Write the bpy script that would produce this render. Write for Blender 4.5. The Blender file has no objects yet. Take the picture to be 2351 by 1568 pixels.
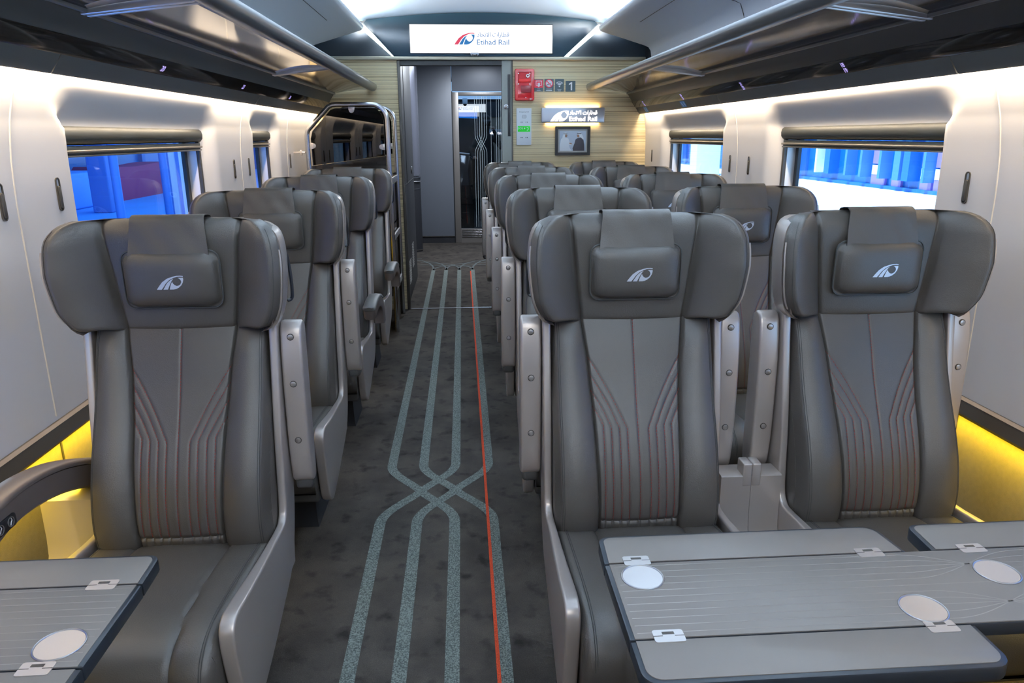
import bpy, bmesh, math, random
import numpy as np
from mathutils import Vector, Matrix
PI = math.pi
random.seed(7); rng = np.random.RandomState(5)
S = bpy.context.scene
COL = S.collection

# ------------------------------------------------------------------ camera
cd = bpy.data.cameras.new('camera'); cam = bpy.data.objects.new('camera', cd); COL.objects.link(cam)
cd.sensor_width = 36.0; cd.lens = 1660.0 / 2351.0 * 36.0; cd.clip_start = 0.05; cd.clip_end = 300
R3 = Matrix(((0.99775698, 0.02260056, -0.06300968),
             (-0.06678665, 0.27235075, -0.95987739),
             (-0.00453303, 0.96193258, 0.27324928)))      # columns = right, up, back
cam.matrix_world = Matrix.Translation((-0.177, 0, 1.45)) @ R3.to_4x4()
S.camera = cam

# ------------------------------------------------------------------ view
S.view_settings.view_transform = 'Standard'; S.view_settings.look = 'None'
S.view_settings.gamma = 1.0; S.view_settings.exposure = 0.0
S.view_settings.use_curve_mapping = False
S.cycles.use_denoising = True
S.cycles.max_bounces = 10; S.cycles.transparent_max_bounces = 12
S.cycles.sample_clamp_indirect = 6.0
S.cycles.caustics_reflective = False; S.cycles.caustics_refractive = False

# ------------------------------------------------------------------ world, sun and lamps
w = bpy.data.worlds.new('world'); S.world = w; w.use_nodes = True
w.node_tree.nodes['Background'].inputs[0].default_value = (0.84, 0.91, 1.0, 1)
w.node_tree.nodes['Background'].inputs[1].default_value = 3.6

def area(name, loc, direction, sx, sy, power, color, spread=PI):
    l = bpy.data.lights.new(name, 'AREA'); l.shape = 'RECTANGLE'; l.size = sx; l.size_y = sy
    l.energy = power; l.color = color; l.spread = spread
    o = bpy.data.objects.new(name, l); COL.objects.link(o); o.location = loc
    o.rotation_euler = Vector(direction).to_track_quat('-Z', 'Y').to_euler()
    return o
def strip(name, x, z, y0, y1, d, width, power, color):
    """long lamp lying along y; d = (dx, dz) the way it faces"""
    l = bpy.data.lights.new(name, 'AREA'); l.shape = 'RECTANGLE'; l.size = width; l.size_y = y1 - y0
    l.energy = power; l.color = color
    o = bpy.data.objects.new(name, l); COL.objects.link(o)
    zz = Vector((-d[0], 0, -d[1])).normalized(); yy = Vector((0, 1, 0)); xx = yy.cross(zz)
    o.matrix_world = Matrix.Translation((x, (y0 + y1) / 2, z)) @ Matrix((xx, yy, zz)).transposed().to_4x4()
    return o
sun = bpy.data.lights.new('sun', 'SUN'); sun.energy = 14.0; sun.angle = 0.02; sun.color = (1, 0.97, 0.92)
so = bpy.data.objects.new('sun', sun); COL.objects.link(so)
so.rotation_euler = Vector((0.34, 0.12, -1)).to_track_quat('-Z', 'Y').to_euler()
WARM = (1.0, 0.80, 0.56); YEL = (1.0, 0.70, 0.02); COOL = (0.97, 0.965, 0.93)
for s in (-1, 1):
    strip('cove_lamp', s * 1.312, 1.650, -1.6, 6.15, (s * 0.22, -1.0), 0.014, 42, WARM)
    strip('ceiling_lamp', s * 1.04, 2.252, -1.6, 5.80, (-s * 0.8, 0.55), 0.05, 420, COOL)
    strip('foot_lamp', s * 1.325, 0.603, -1.0, 5.2, (s * 0.25, -1), 0.012, 19.0, YEL)
area('vestibule_lamp', (0.10, 8.6, 2.38), (0, 0, -1), 0.4, 2.0, 85, (0.84, 0.91, 1.0))
area('rear_fill_light', (0.0, -0.9, 2.20), (0.0, 0.35, -1), 1.4, 1.2, 26, (1.0, 0.97, 0.93))  # unseen fill light added behind the camera to lift the cabin

# ------------------------------------------------------------------ materials
MATS = {}
def mat(name, base, rough=0.5, metal=0.0, spec=0.5, coat=0.0, bump=0.0, bscale=200.0, vary=0.0, vscale=6.0,
        emit=None, estr=0.0, brough=None):
    if name in MATS: return MATS[name]
    m = bpy.data.materials.new(name); m.use_nodes = True; nt = m.node_tree; b = nt.nodes['Principled BSDF']
    b.inputs['Base Color'].default_value = (*base, 1); b.inputs['Roughness'].default_value = rough
    b.inputs['Metallic'].default_value = metal; b.inputs['Specular IOR Level'].default_value = spec
    b.inputs['Coat Weight'].default_value = coat; b.inputs['Coat Roughness'].default_value = 0.03
    tc = nt.nodes.new('ShaderNodeTexCoord')
    if vary > 0:
        n = nt.nodes.new('ShaderNodeTexNoise'); n.inputs['Scale'].default_value = vscale; n.inputs['Detail'].default_value = 6
        nt.links.new(tc.outputs['Object'], n.inputs['Vector'])
        mx = nt.nodes.new('ShaderNodeMix'); mx.data_type = 'RGBA'
        mx.inputs['A'].default_value = (*[c * (1 - vary) for c in base], 1)
        mx.inputs['B'].default_value = (*[min(1, c * (1 + vary)) for c in base], 1)
        nt.links.new(n.outputs['Fac'], mx.inputs['Factor']); nt.links.new(mx.outputs['Result'], b.inputs['Base Color'])
    if bump > 0:
        n = nt.nodes.new('ShaderNodeTexNoise'); n.inputs['Scale'].default_value = bscale; n.inputs['Detail'].default_value = 3
        nt.links.new(tc.outputs['Object'], n.inputs['Vector'])
        bp = nt.nodes.new('ShaderNodeBump'); bp.inputs['Strength'].default_value = bump; bp.inputs['Distance'].default_value = 0.002
        nt.links.new(n.outputs['Fac'], bp.inputs['Height']); nt.links.new(bp.outputs['Normal'], b.inputs['Normal'])
    if emit:
        b.inputs['Emission Color'].default_value = (*emit, 1); b.inputs['Emission Strength'].default_value = estr
    MATS[name] = m; return m

LEATHER = mat('grey_leather', (0.069, 0.0615, 0.0535), 0.42, spec=0.62, bump=0.25, bscale=420)
PIPING = mat('leather_piping', (0.055, 0.055, 0.052), 0.5)
THREAD = mat('red_thread', (0.20, 0.020, 0.015), 0.7)
GTHREAD = mat('dark_thread', (0.04, 0.04, 0.04), 0.8)
CHAMP = mat('champagne_shell', (0.56, 0.50, 0.455), 0.34, metal=0.5, bump=0.05, bscale=900)
STEEL = mat('brushed_steel', (0.55, 0.55, 0.56), 0.24, metal=1.0)
SATIN = mat('satin_steel', (0.62, 0.60, 0.58), 0.34, metal=0.9)
ARMPAD = mat('armrest_pad', (0.075, 0.074, 0.07), 0.5, bump=0.1, bscale=600)
TAUPE = mat('taupe_shell', (0.15, 0.12, 0.105), 0.42, metal=0.25)
BASE = mat('seat_base', (0.012, 0.015, 0.021), 0.45)
UNDER = mat('under_seat', (0.055, 0.053, 0.05), 0.55)
EMBLEM = mat('silver_emblem', (0.66, 0.70, 0.76), 0.38, metal=0.2)
WHITE = mat('white_wall_panel', (0.82, 0.795, 0.785), 0.38, spec=0.45, bump=0.04, bscale=700)
CEILM = mat('blue_cast_ceiling', (0.56, 0.72, 0.92), 0.40)  # cool blue light on the white ceiling is put into its base colour
SOFFIT = mat('soffit_panel', (0.88, 0.90, 0.91), 0.42, bump=0.03, bscale=600)
COVE = mat('charcoal_cove', (0.062, 0.066, 0.066), 0.42, spec=0.4, bump=0.04, bscale=500)
GLOSSB = mat('gloss_black', (0.012, 0.010, 0.009), 0.07, spec=0.6)
RAILM = mat('rack_rail', (0.17, 0.175, 0.185), 0.30, metal=0.75)
DARKTRIM = mat('dark_bronze', (0.065, 0.058, 0.050), 0.5, metal=0.3)
SEAM = mat('panel_seam', (0.66, 0.63, 0.58), 0.6)
BLACK = mat('black_rubber', (0.008, 0.009, 0.011), 0.5)
BLIND = mat('olive_blind', (0.034, 0.035, 0.030), 0.5, spec=0.35)
BLINDRAIL = mat('blind_rail', (0.22, 0.19, 0.155), 0.35, metal=0.7)
FABRIC = mat('wall_fabric', (0.24, 0.20, 0.12), 0.85, bump=0.5, bscale=500, vary=0.15, vscale=60)
TABLE = mat('table_laminate', (0.185, 0.166, 0.150), 0.40, spec=0.4, bump=0.03, bscale=900)
TLINE = mat('table_inlay', (0.30, 0.28, 0.255), 0.24)
TEDGE = mat('table_edge', (0.014, 0.019, 0.026), 0.4)
HINGE = mat('hinge_steel', (0.74, 0.70, 0.67), 0.32, metal=0.6)
CUP = mat('cup_recess', (0.82, 0.78, 0.75), 0.28, metal=0.7)
HEADER = mat('header_panel', (0.010, 0.017, 0.024), 0.28, spec=0.5)
GOLD = mat('pale_gold_trim', (0.55, 0.50, 0.38), 0.35, metal=0.5)
VEST = mat('vestibule_panel', (0.135, 0.15, 0.18), 0.40, spec=0.45, metal=0.1)
VDARK = mat('vestibule_cabinet', (0.022, 0.023, 0.028), 0.45)
DOORF = mat('door_frame', (0.20, 0.185, 0.175), 0.35, metal=0.4)
GREENG = mat('door_pocket', (0.34, 0.36, 0.32), 0.4)
RED = mat('red_plastic', (0.60, 0.010, 0.016), 0.16, coat=0.6)
RED2 = mat('red_plate', (0.80, 0.02, 0.02), 0.4)
DRED = mat('dark_red', (0.22, 0.012, 0.02), 0.25)
SIGN = mat('sign_teal', (0.028, 0.055, 0.066), 0.3)
SIGNR = mat('sign_red', (0.72, 0.025, 0.06), 0.4)
PW = mat('paint_white', (0.92, 0.94, 0.95), 0.4)
GREEN = mat('sos_green', (0.0, 0.42, 0.01), 0.4, emit=(0.0, 0.6, 0.02), estr=0.25)
BLUE = mat('sign_blue', (0.01, 0.27, 0.72), 0.4)
INK = mat('ink', (0.05, 0.06, 0.07), 0.5)
SILV = mat('silver_panel', (0.50, 0.52, 0.57), 0.32, metal=0.6)
GLOWW = mat('warm_letters', (1, 1, 1), 0.5, emit=(1.0, 0.86, 0.80), estr=3.2)
NUM = mat('violet_digits', (0.1, 0.1, 0.2), 0.5, emit=(0.50, 0.40, 1.0), estr=1.7)
SCREEN = mat('screen_white', (0.0, 0.0, 0.0), 0.3, emit=(1, 1, 1), estr=1.25)
SCRB = mat('screen_blue', (0, 0, 0), 0.4, emit=(0.0, 0.17, 0.50), estr=0.9)
SCRR = mat('screen_red', (0, 0, 0), 0.4, emit=(0.80, 0.035, 0.10), estr=0.9)
LEDW = mat('led_white', (1, 1, 1), 0.5, emit=(0.83, 1.0, 0.95), estr=5.0)
NCEIL = mat('glowing_next_ceiling', (0.5, 0.65, 0.9), 0.5, emit=(0.35, 0.62, 1.0), estr=1.0)  # ceiling made to glow by itself in place of the next carriage's lamps
PFRAME = mat('black_frame', (0.010, 0.010, 0.010), 0.4)
PBACK = mat('photo_grey', (0.58, 0.64, 0.72), 0.4)
PMAT_ = mat('photo_mount', (0.55, 0.52, 0.47), 0.4)
SKIN = mat('skin', (0.36, 0.20, 0.13), 0.5)
ROBE = mat('dark_robe', (0.035, 0.03, 0.04), 0.6)
CLOTH = mat('black_cloth', (0.008, 0.009, 0.012), 0.9)
CLEAR = mat('plastic_tab', (0.62, 0.56, 0.53), 0.25, metal=0.4)
GREYP = mat('grey_panel', (0.30, 0.30, 0.31), 0.45)

def rib_material():
    m = bpy.data.materials.new('ribbed_gold'); m.use_nodes = True; nt = m.node_tree; b = nt.nodes['Principled BSDF']
    tc = nt.nodes.new('ShaderNodeTexCoord'); mp = nt.nodes.new('ShaderNodeMapping')
    mp.inputs['Scale'].default_value = (0.30, 0.30, 170.0)
    nt.links.new(tc.outputs['Object'], mp.inputs['Vector'])
    n = nt.nodes.new('ShaderNodeTexNoise'); n.inputs['Scale'].default_value = 1.0; n.inputs['Detail'].default_value = 4; n.inputs['Roughness'].default_value = 0.7
    nt.links.new(mp.outputs[0], n.inputs['Vector'])
    r = nt.nodes.new('ShaderNodeValToRGB'); e = r.color_ramp.elements
    e[0].position = 0.36; e[0].color = (0.22, 0.155, 0.07, 1); e[1].position = 0.60; e[1].color = (0.90, 0.78, 0.50, 1)
    x = e.new(0.47); x.color = (0.66, 0.54, 0.32, 1)
    nt.links.new(n.outputs['Fac'], r.inputs['Fac']); nt.links.new(r.outputs[0], b.inputs['Base Color'])
    bp = nt.nodes.new('ShaderNodeBump'); bp.inputs['Strength'].default_value = 0.6; bp.inputs['Distance'].default_value = 0.003
    nt.links.new(n.outputs['Fac'], bp.inputs['Height']); nt.links.new(bp.outputs[0], b.inputs['Normal'])
    b.inputs['Roughness'].default_value = 0.42; b.inputs['Metallic'].default_value = 0.25
    return m
RIB = rib_material()
def carpet_material():
    m = bpy.data.materials.new('grey_carpet'); m.use_nodes = True; nt = m.node_tree; b = nt.nodes['Principled BSDF']
    tc = nt.nodes.new('ShaderNodeTexCoord')
    def noise(sc, det=5, ro=0.6):
        n = nt.nodes.new('ShaderNodeTexNoise'); n.inputs['Scale'].default_value = sc; n.inputs['Detail'].default_value = det
        n.inputs['Roughness'].default_value = ro; nt.links.new(tc.outputs['Object'], n.inputs['Vector']); return n
    def ramp(n, p0, c0, p1, c1):
        r = nt.nodes.new('ShaderNodeValToRGB'); e = r.color_ramp.elements
        e[0].position = p0; e[0].color = (*c0, 1); e[1].position = p1; e[1].color = (*c1, 1)
        nt.links.new(n.outputs['Fac'], r.inputs['Fac']); return r
    r1 = ramp(noise(5.0), 0.35, (0.048, 0.042, 0.038), 0.68, (0.084, 0.073, 0.063))
    st = ramp(noise(13.0, 3, 0.5), 0.28, (0.40, 0.40, 0.43), 0.45, (1, 1, 1))       # footprints and stains
    fz = ramp(noise(420.0, 2, 0.6), 0.25, (0.62, 0.62, 0.62), 0.75, (1.25, 1.25, 1.25))
    def mul(a, c):
        x = nt.nodes.new('ShaderNodeMix'); x.data_type = 'RGBA'; x.blend_type = 'MULTIPLY'; x.inputs['Factor'].default_value = 1
        nt.links.new(a, x.inputs['A']); nt.links.new(c, x.inputs['B']); return x.outputs['Result']
    c = mul(mul(r1.outputs[0], st.outputs[0]), fz.outputs[0]); nt.links.new(c, b.inputs['Base Color'])
    bp = nt.nodes.new('ShaderNodeBump'); bp.inputs['Strength'].default_value = 0.8; bp.inputs['Distance'].default_value = 0.004
    nt.links.new(noise(260.0, 3, 0.7).outputs['Fac'], bp.inputs['Height']); nt.links.new(bp.outputs[0], b.inputs['Normal'])
    b.inputs['Roughness'].default_value = 0.95; b.inputs['Specular IOR Level'].default_value = 0.1
    return m
CARPET = carpet_material()
def speckle(name, c0, c1, sc=230.0):
    m = bpy.data.materials.new(name); m.use_nodes = True; nt = m.node_tree; b = nt.nodes['Principled BSDF']
    tc = nt.nodes.new('ShaderNodeTexCoord'); n = nt.nodes.new('ShaderNodeTexNoise'); n.inputs['Scale'].default_value = sc
    n.inputs['Detail'].default_value = 3; nt.links.new(tc.outputs['Object'], n.inputs['Vector'])
    r = nt.nodes.new('ShaderNodeValToRGB'); e = r.color_ramp.elements
    e[0].position = 0.40; e[0].color = (*c0, 1); e[1].position = 0.62; e[1].color = (*c1, 1)
    nt.links.new(n.outputs['Fac'], r.inputs['Fac']); nt.links.new(r.outputs[0], b.inputs['Base Color'])
    bp = nt.nodes.new('ShaderNodeBump'); bp.inputs['Strength'].default_value = 0.8; bp.inputs['Distance'].default_value = 0.004
    nt.links.new(n.outputs['Fac'], bp.inputs['Height']); nt.links.new(bp.outputs[0], b.inputs['Normal'])
    b.inputs['Roughness'].default_value = 0.95; return m
STRIPE = speckle('carpet_stripe', (0.055, 0.068, 0.062), (0.20, 0.23, 0.21))
FAINT = speckle('carpet_faint', (0.055, 0.062, 0.062), (0.12, 0.14, 0.14))
REDC = speckle('red_carpet_line', (0.46, 0.045, 0.010), (0.68, 0.075, 0.018))
def glass(name, tint, refl=1.0, rough=0.0, ior=1.5):
    m = bpy.data.materials.new(name); m.use_nodes = True; nt = m.node_tree; nt.nodes.clear()
    o = nt.nodes.new('ShaderNodeOutputMaterial'); t = nt.nodes.new('ShaderNodeBsdfTransparent'); g = nt.nodes.new('ShaderNodeBsdfGlossy')
    t.inputs[0].default_value = (*tint, 1); g.inputs['Roughness'].default_value = rough; g.inputs[0].default_value = (refl, refl, refl, 1)
    lw = nt.nodes.new('ShaderNodeLayerWeight'); p5 = nt.nodes.new('ShaderNodeMath'); p5.operation = 'POWER'; p5.inputs[1].default_value = 5
    r0 = ((ior - 1) / (ior + 1)) ** 2; f = nt.nodes.new('ShaderNodeMath'); f.operation = 'MULTIPLY_ADD'; f.inputs[1].default_value = 1 - r0; f.inputs[2].default_value = r0
    nt.links.new(lw.outputs['Facing'], p5.inputs[0]); nt.links.new(p5.outputs[0], f.inputs[0]); mx = nt.nodes.new('ShaderNodeMixShader')
    nt.links.new(f.outputs[0], mx.inputs[0]); nt.links.new(t.outputs[0], mx.inputs[1]); nt.links.new(g.outputs[0], mx.inputs[2])
    nt.links.new(mx.outputs[0], o.inputs[0]); return m
WGLASS = glass('window_glass', (0.60, 0.80, 1.0), 0.8)
TGLASS = glass('tinted_glass', (0.10, 0.10, 0.11), 0.9, 0.0, 1.55)
DGLASS = glass('door_glass', (0.75, 0.80, 0.85), 1.0)
RGLASS = mat('rack_glass', (0.035, 0.036, 0.045), 0.05, spec=1.0, coat=0.0)
RGLASS.node_tree.nodes['Principled BSDF'].inputs['IOR'].default_value = 2.1

# ------------------------------------------------------------------ mesh helpers
class MB:
    def __init__(s): s.v = []; s.f = []
    def add(s, v, f):
        n = len(s.v); s.v += [tuple(map(float, p)) for p in v]; s.f += [tuple(int(i) + n for i in q) for q in f]; return s
    def box(s, x0, x1, y0, y1, z0, z1, b=0.0):
        bm = bmesh.new(); bmesh.ops.create_cube(bm, size=1)
        for v in bm.verts: v.co = ((x0 + x1) / 2 + v.co.x * (x1 - x0), (y0 + y1) / 2 + v.co.y * (y1 - y0), (z0 + z1) / 2 + v.co.z * (z1 - z0))
        if b > 0: bmesh.ops.bevel(bm, geom=bm.edges[:], offset=b, segments=3, profile=0.5, affect='EDGES')
        bm.verts.index_update(); s.add([v.co for v in bm.verts], [[v.index for v in f.verts] for f in bm.faces]); bm.free(); return s
    def loft(s, rings, caps=True, closed=True):
        n = len(rings[0]); v = [p for r in rings for p in r]; f = []
        for i in range(len(rings) - 1):
            for j in range(n if closed else n - 1):
                k = (j + 1) % n
                f.append((i * n + j, i * n + k, (i + 1) * n + k, (i + 1) * n + j))
        if caps and closed:
            f.append(tuple(range(n - 1, -1, -1))); f.append(tuple((len(rings) - 1) * n + j for j in range(n)))
        return s.add(v, f)
    def tube(s, path, r, n=12, closed=False, caps=True):
        P = [Vector(p) for p in path]; m = len(P); rings = []; up = None
        for i in range(m):
            if closed: t = (P[(i + 1) % m] - P[i - 1]).normalized()
            else: t = (P[min(i + 1, m - 1)] - P[max(i - 1, 0)]).normalized()
            if up is None:
                up = Vector((0, 0, 1)) if abs(t.z) < 0.9 else Vector((1, 0, 0))
            a = (up - t * up.dot(t))
            if a.length < 1e-6: a = t.orthogonal()
            a.normalize(); b = t.cross(a); up = a
            rr = r[i] if hasattr(r, '__len__') else r
            rings.append([P[i] + a * (rr * math.cos(2 * PI * k / n)) + b * (rr * math.sin(2 * PI * k / n)) for k in range(n)])
        if closed: rings.append(rings[0])
        return s.loft(rings, caps and not closed)
    def prism(s, poly, axis, a0, a1, bevel=0.0, seg=2):
        """poly in the two other axes (order y,z for x; x,z for y; x,y for z)"""
        bm = bmesh.new()
        def P(p, a): return {'x': (a, p[0], p[1]), 'y': (p[0], a, p[1]), 'z': (p[0], p[1], a)}[axis]
        A = [bm.verts.new(P(p, a0)) for p in poly]; B = [bm.verts.new(P(p, a1)) for p in poly]; n = len(poly)
        bm.faces.new(A[::-1]); bm.faces.new(B); side = []
        for i in range(n): side.append(bm.faces.new((A[i], A[(i + 1) % n], B[(i + 1) % n], B[i])))
        bmesh.ops.recalc_face_normals(bm, faces=bm.faces[:])
        if bevel > 0:
            ed = [e for e in bm.edges if (e.verts[0] in A and e.verts[1] in A) or (e.verts[0] in B and e.verts[1] in B)]
            bmesh.ops.bevel(bm, geom=ed, offset=bevel, segments=seg, profile=0.5, affect='EDGES')
        bm.verts.index_update(); s.add([v.co for v in bm.verts], [[v.index for v in f.verts] for f in bm.faces]); bm.free(); return s
    def grid(s, X, Y, Z, keep=None):
        m, n = X.shape; v = np.stack([X, Y, Z], -1).reshape(-1, 3); f = []
        for i in range(m - 1):
            for j in range(n - 1):
                if keep is None or keep[i, j]: f.append((i * n + j, (i + 1) * n + j, (i + 1) * n + j + 1, i * n + j + 1))
        return s.add(v, f)
    def mesh(s, name, m, angle=38):
        me = bpy.data.meshes.new(name); me.from_pydata(s.v, [], s.f); me.materials.append(m)
        bm = bmesh.new(); bm.from_mesh(me); bmesh.ops.remove_doubles(bm, verts=bm.verts[:], dist=1e-6)
        bmesh.ops.recalc_face_normals(bm, faces=bm.faces[:]); bm.to_mesh(me); bm.free()
        for p in me.polygons: p.use_smooth = True
        me.set_sharp_from_angle(angle=math.radians(angle)); me.update(); return me
    def build(s, name, m, parent=None, angle=38, **props):
        return link(name, s.mesh(name, m, angle), parent, **props)
def link(name, me, parent=None, **props):
    o = bpy.data.objects.new(name, me); COL.objects.link(o)
    if parent is not None: o.parent = parent
    for k, v in props.items(): o[k] = v
    return o
def thing(name, label, cat, loc=(0, 0, 0), rz=0.0, group=None):
    o = bpy.data.objects.new(name, None); COL.objects.link(o); o.location = loc; o.rotation_euler = (0, 0, rz); o.empty_display_size = 0.05
    o['label'] = label; o['category'] = cat
    if group: o['group'] = group
    return o
def rrect(x0, x1, z0, z1, r, n=6):
    pts = []
    for cx, cz, a0 in ((x1 - r, z1 - r, 0), (x0 + r, z1 - r, PI / 2), (x0 + r, z0 + r, PI), (x1 - r, z0 + r, 1.5 * PI)):
        for k in range(n + 1):
            a = a0 + PI / 2 * k / n; pts.append((cx + r * math.cos(a), cz + r * math.sin(a)))
    return pts
def circ(cx, cy, r, n=32): return [(cx + r * math.cos(2 * PI * k / n), cy + r * math.sin(2 * PI * k / n)) for k in range(n)]
def ring_plate(mb, outer, inner, axis, a0, a1):
    def P(p, a): return {'x': (a, p[0], p[1]), 'y': (p[0], a, p[1]), 'z': (p[0], p[1], a)}[axis]
    n = len(outer); rings = [[P(p, a0) for p in outer], [P(p, a1) for p in outer], [P(p, a1) for p in inner], [P(p, a0) for p in inner]]
    rings.append(rings[0]); mb.loft(rings, caps=False); return mb
def smooth_path(pts, n=8):
    P = [np.array(p, float) for p in pts]; out = []
    for i in range(len(P) - 1):
        p0 = P[max(i - 1, 0)]; p1 = P[i]; p2 = P[i + 1]; p3 = P[min(i + 2, len(P) - 1)]
        for k in range(n):
            t = k / n
            out.append(tuple(0.5 * ((2 * p1) + (-p0 + p2) * t + (2 * p0 - 5 * p1 + 4 * p2 - p3) * t * t + (-p0 + 3 * p1 - 3 * p2 + p3) * t ** 3)))
    out.append(tuple(P[-1])); return out
def text_mb(body, size, xf, m, name, parent=None, depth=0.0, align='LEFT', bold=0.0, fit=None, **props):
    """xf maps the text's own (x, y, 0) into the world/parent frame"""
    c = bpy.data.curves.new('t', 'FONT'); c.body = body; c.size = size; c.extrude = depth; c.align_x = align; c.offset = bold
    c.resolution_u = 4
    o = bpy.data.objects.new('t', c); COL.objects.link(o); me = bpy.data.meshes.new_from_object(o)
    bpy.data.objects.remove(o); bpy.data.curves.remove(c)
    if fit:   # (x0, x1, z0, cap height) of the wanted line
        xsv = [v.co.x for v in me.vertices]; a_, b_ = min(xsv), max(xsv); k = (fit[1] - fit[0]) / (b_ - a_); kz = fit[3] / (0.714 * size)
        me.transform(Matrix(((k, 0, 0, fit[0] - a_ * k), (0, kz, 0, fit[2]), (0, 0, 1, 0), (0, 0, 0, 1))))
    me.transform(xf); me.materials.clear(); me.materials.append(m); me.name = name
    return link(name, me, parent, **props)
def FACE_Y(x, y, z, sx=1.0): return Matrix(((sx, 0, 0, x), (0, 0, 1, y), (0, 1, 0, z), (0, 0, 0, 1))) @ Matrix.Diagonal((1, 1, -1, 1))
ARABIC = "\uFEA9\uFE8E\uFEA4\uFE97\uFEFB\uFE8D \uFE95\uFE8D\uFEAD\uFE8E\uFEC4\uFED7"
# the operator's emblem: three shapes, unit width
E1 = [(0, 0), (.07, .10), (.22, .285), (.41, .42), (.61, .49), (.78, .525), (.91, .53), (1.0, .515), (1.0, .483), (.885, .492), (.77, .487), (.645, .445), (.49, .365), (.355, .24), (.265, .11), (.178, 0)]
E2 = [(.24, 0), (.30, .10), (.40, .25), (.52, .355), (.65, .42), (.575, .33), (.50, .195), (.445, .09), (.405, 0)]
E3 = [(.47, 0), (.495, .10), (.54, .215), (.59, .30), (.61, .235), (.66, .175), (.735, .135), (.80, .148), (.87, .19), (.915, .275), (.915, .32), (.895, .375), (.85, .42), (.80, .447), (1.0, .447), (1.0, .37), (.975, .275), (.91, .16), (.80, .065), (.70, .018), (.61, 0)]
def poly_faces(mb, poly, f):
    bm = bmesh.new(); vs = [bm.verts.new((p[0], p[1], 0)) for p in poly]; bm.faces.new(vs)
    bmesh.ops.triangulate(bm, faces=bm.faces[:]); bm.verts.index_update()
    mb.add([f(v.co.x, v.co.y) for v in bm.verts], [[v.index for v in q.verts] for q in bm.faces]); bm.free()
def interp(x, xs, ys): return np.interp(x, xs, ys)
def sstep(a, b, x):
    t = np.clip((x - a) / (b - a), 0, 1); return t * t * (3 - 2 * t)

# ================================================================== SETTING
# floor
f = MB().box(-1.40, 1.40, -2.2, 10.3, -0.12, 0.0).build('floor', CARPET, kind='structure')
XS4 = (-0.528, -0.385, -0.238, -0.088)
st = MB(); fan = MB()
def ribbon(mb, pts, wd, z):
    P = [Vector((p[0], p[1], 0)) for p in pts]; L = []; Rr = []
    for i in range(len(P)):
        t = (P[min(i + 1, len(P) - 1)] - P[max(i - 1, 0)]).normalized(); n = Vector((-t.y, t.x, 0)) * wd / 2
        L.append((P[i] + n).to_tuple()[:2] + (z,)); Rr.append((P[i] - n).to_tuple()[:2] + (z,))
    m = len(P); mb.add(L + Rr, [(i, i + 1, m + i + 1, m + i) for i in range(m - 1)])
def stripe_path(x0, x1, half):
    ys = np.linspace(2.80 + half, 2.80 - half, 40); u = (ys - 2.80) / half
    sm = 0.5 * (np.sin(u * PI / 2) * 0.55 + np.sign(u) * np.abs(np.sin(u * PI / 2)) ** 1.6 * 0.45) + 0.5
    return [(x1 + (x0 - x1) * s, y) for s, y in zip(sm, ys)]
for a, b, hf, dz in ((0, 2, 0.26, 0), (1, 3, 0.26, 1), (2, 0, 0.26, 2), (3, 1, 0.26, 3)):
    p = [(XS4[a], 8.1)] + [(XS4[a], y) for y in (6, 5, 4, 3.3)] + stripe_path(XS4[a], XS4[b], hf)
    p += [(XS4[b], y) for y in (2.3, 1.6, 0.9, 0.0, -2.0)]
    ribbon(st, p, 0.042, 0.0012 + 0.0003 * dz)
    for sgn in (-1, 1):
        k_ = a if sgn > 0 else 3 - a
        c = [(XS4[a] + sgn * (0.16 + 0.05 * k_) * (1 - math.cos(t)), 8.1 + (0.25 + 0.16 * k_) * math.sin(t)) for t in np.linspace(0, PI / 2, 12)]
        e_ = 0.58 if sgn > 0 else -0.70
        c += [(c[-1][0] + (e_ - c[-1][0]) * q, c[-1][1] + 0.10 * q) for q in (0.4, 0.75, 1.0)]
        ribbon(fan, c, 0.022, 0.0024 + 0.0002 * dz)
st.build('carpet_stripes', STRIPE, f); fan.build('carpet_fan', FAINT, f)
rd = MB(); ribbon(rd, [(-0.104, -2), (-0.108, 3), (-0.112, 6.2), (-0.112, 8.0)], 0.011, 0.0034); rd.build('red_carpet_line', REDC, f)
MB().box(-0.66, 0.16, 6.180, 6.208, 0.0, 0.006).build('threshold_strip', STEEL, f)

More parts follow.
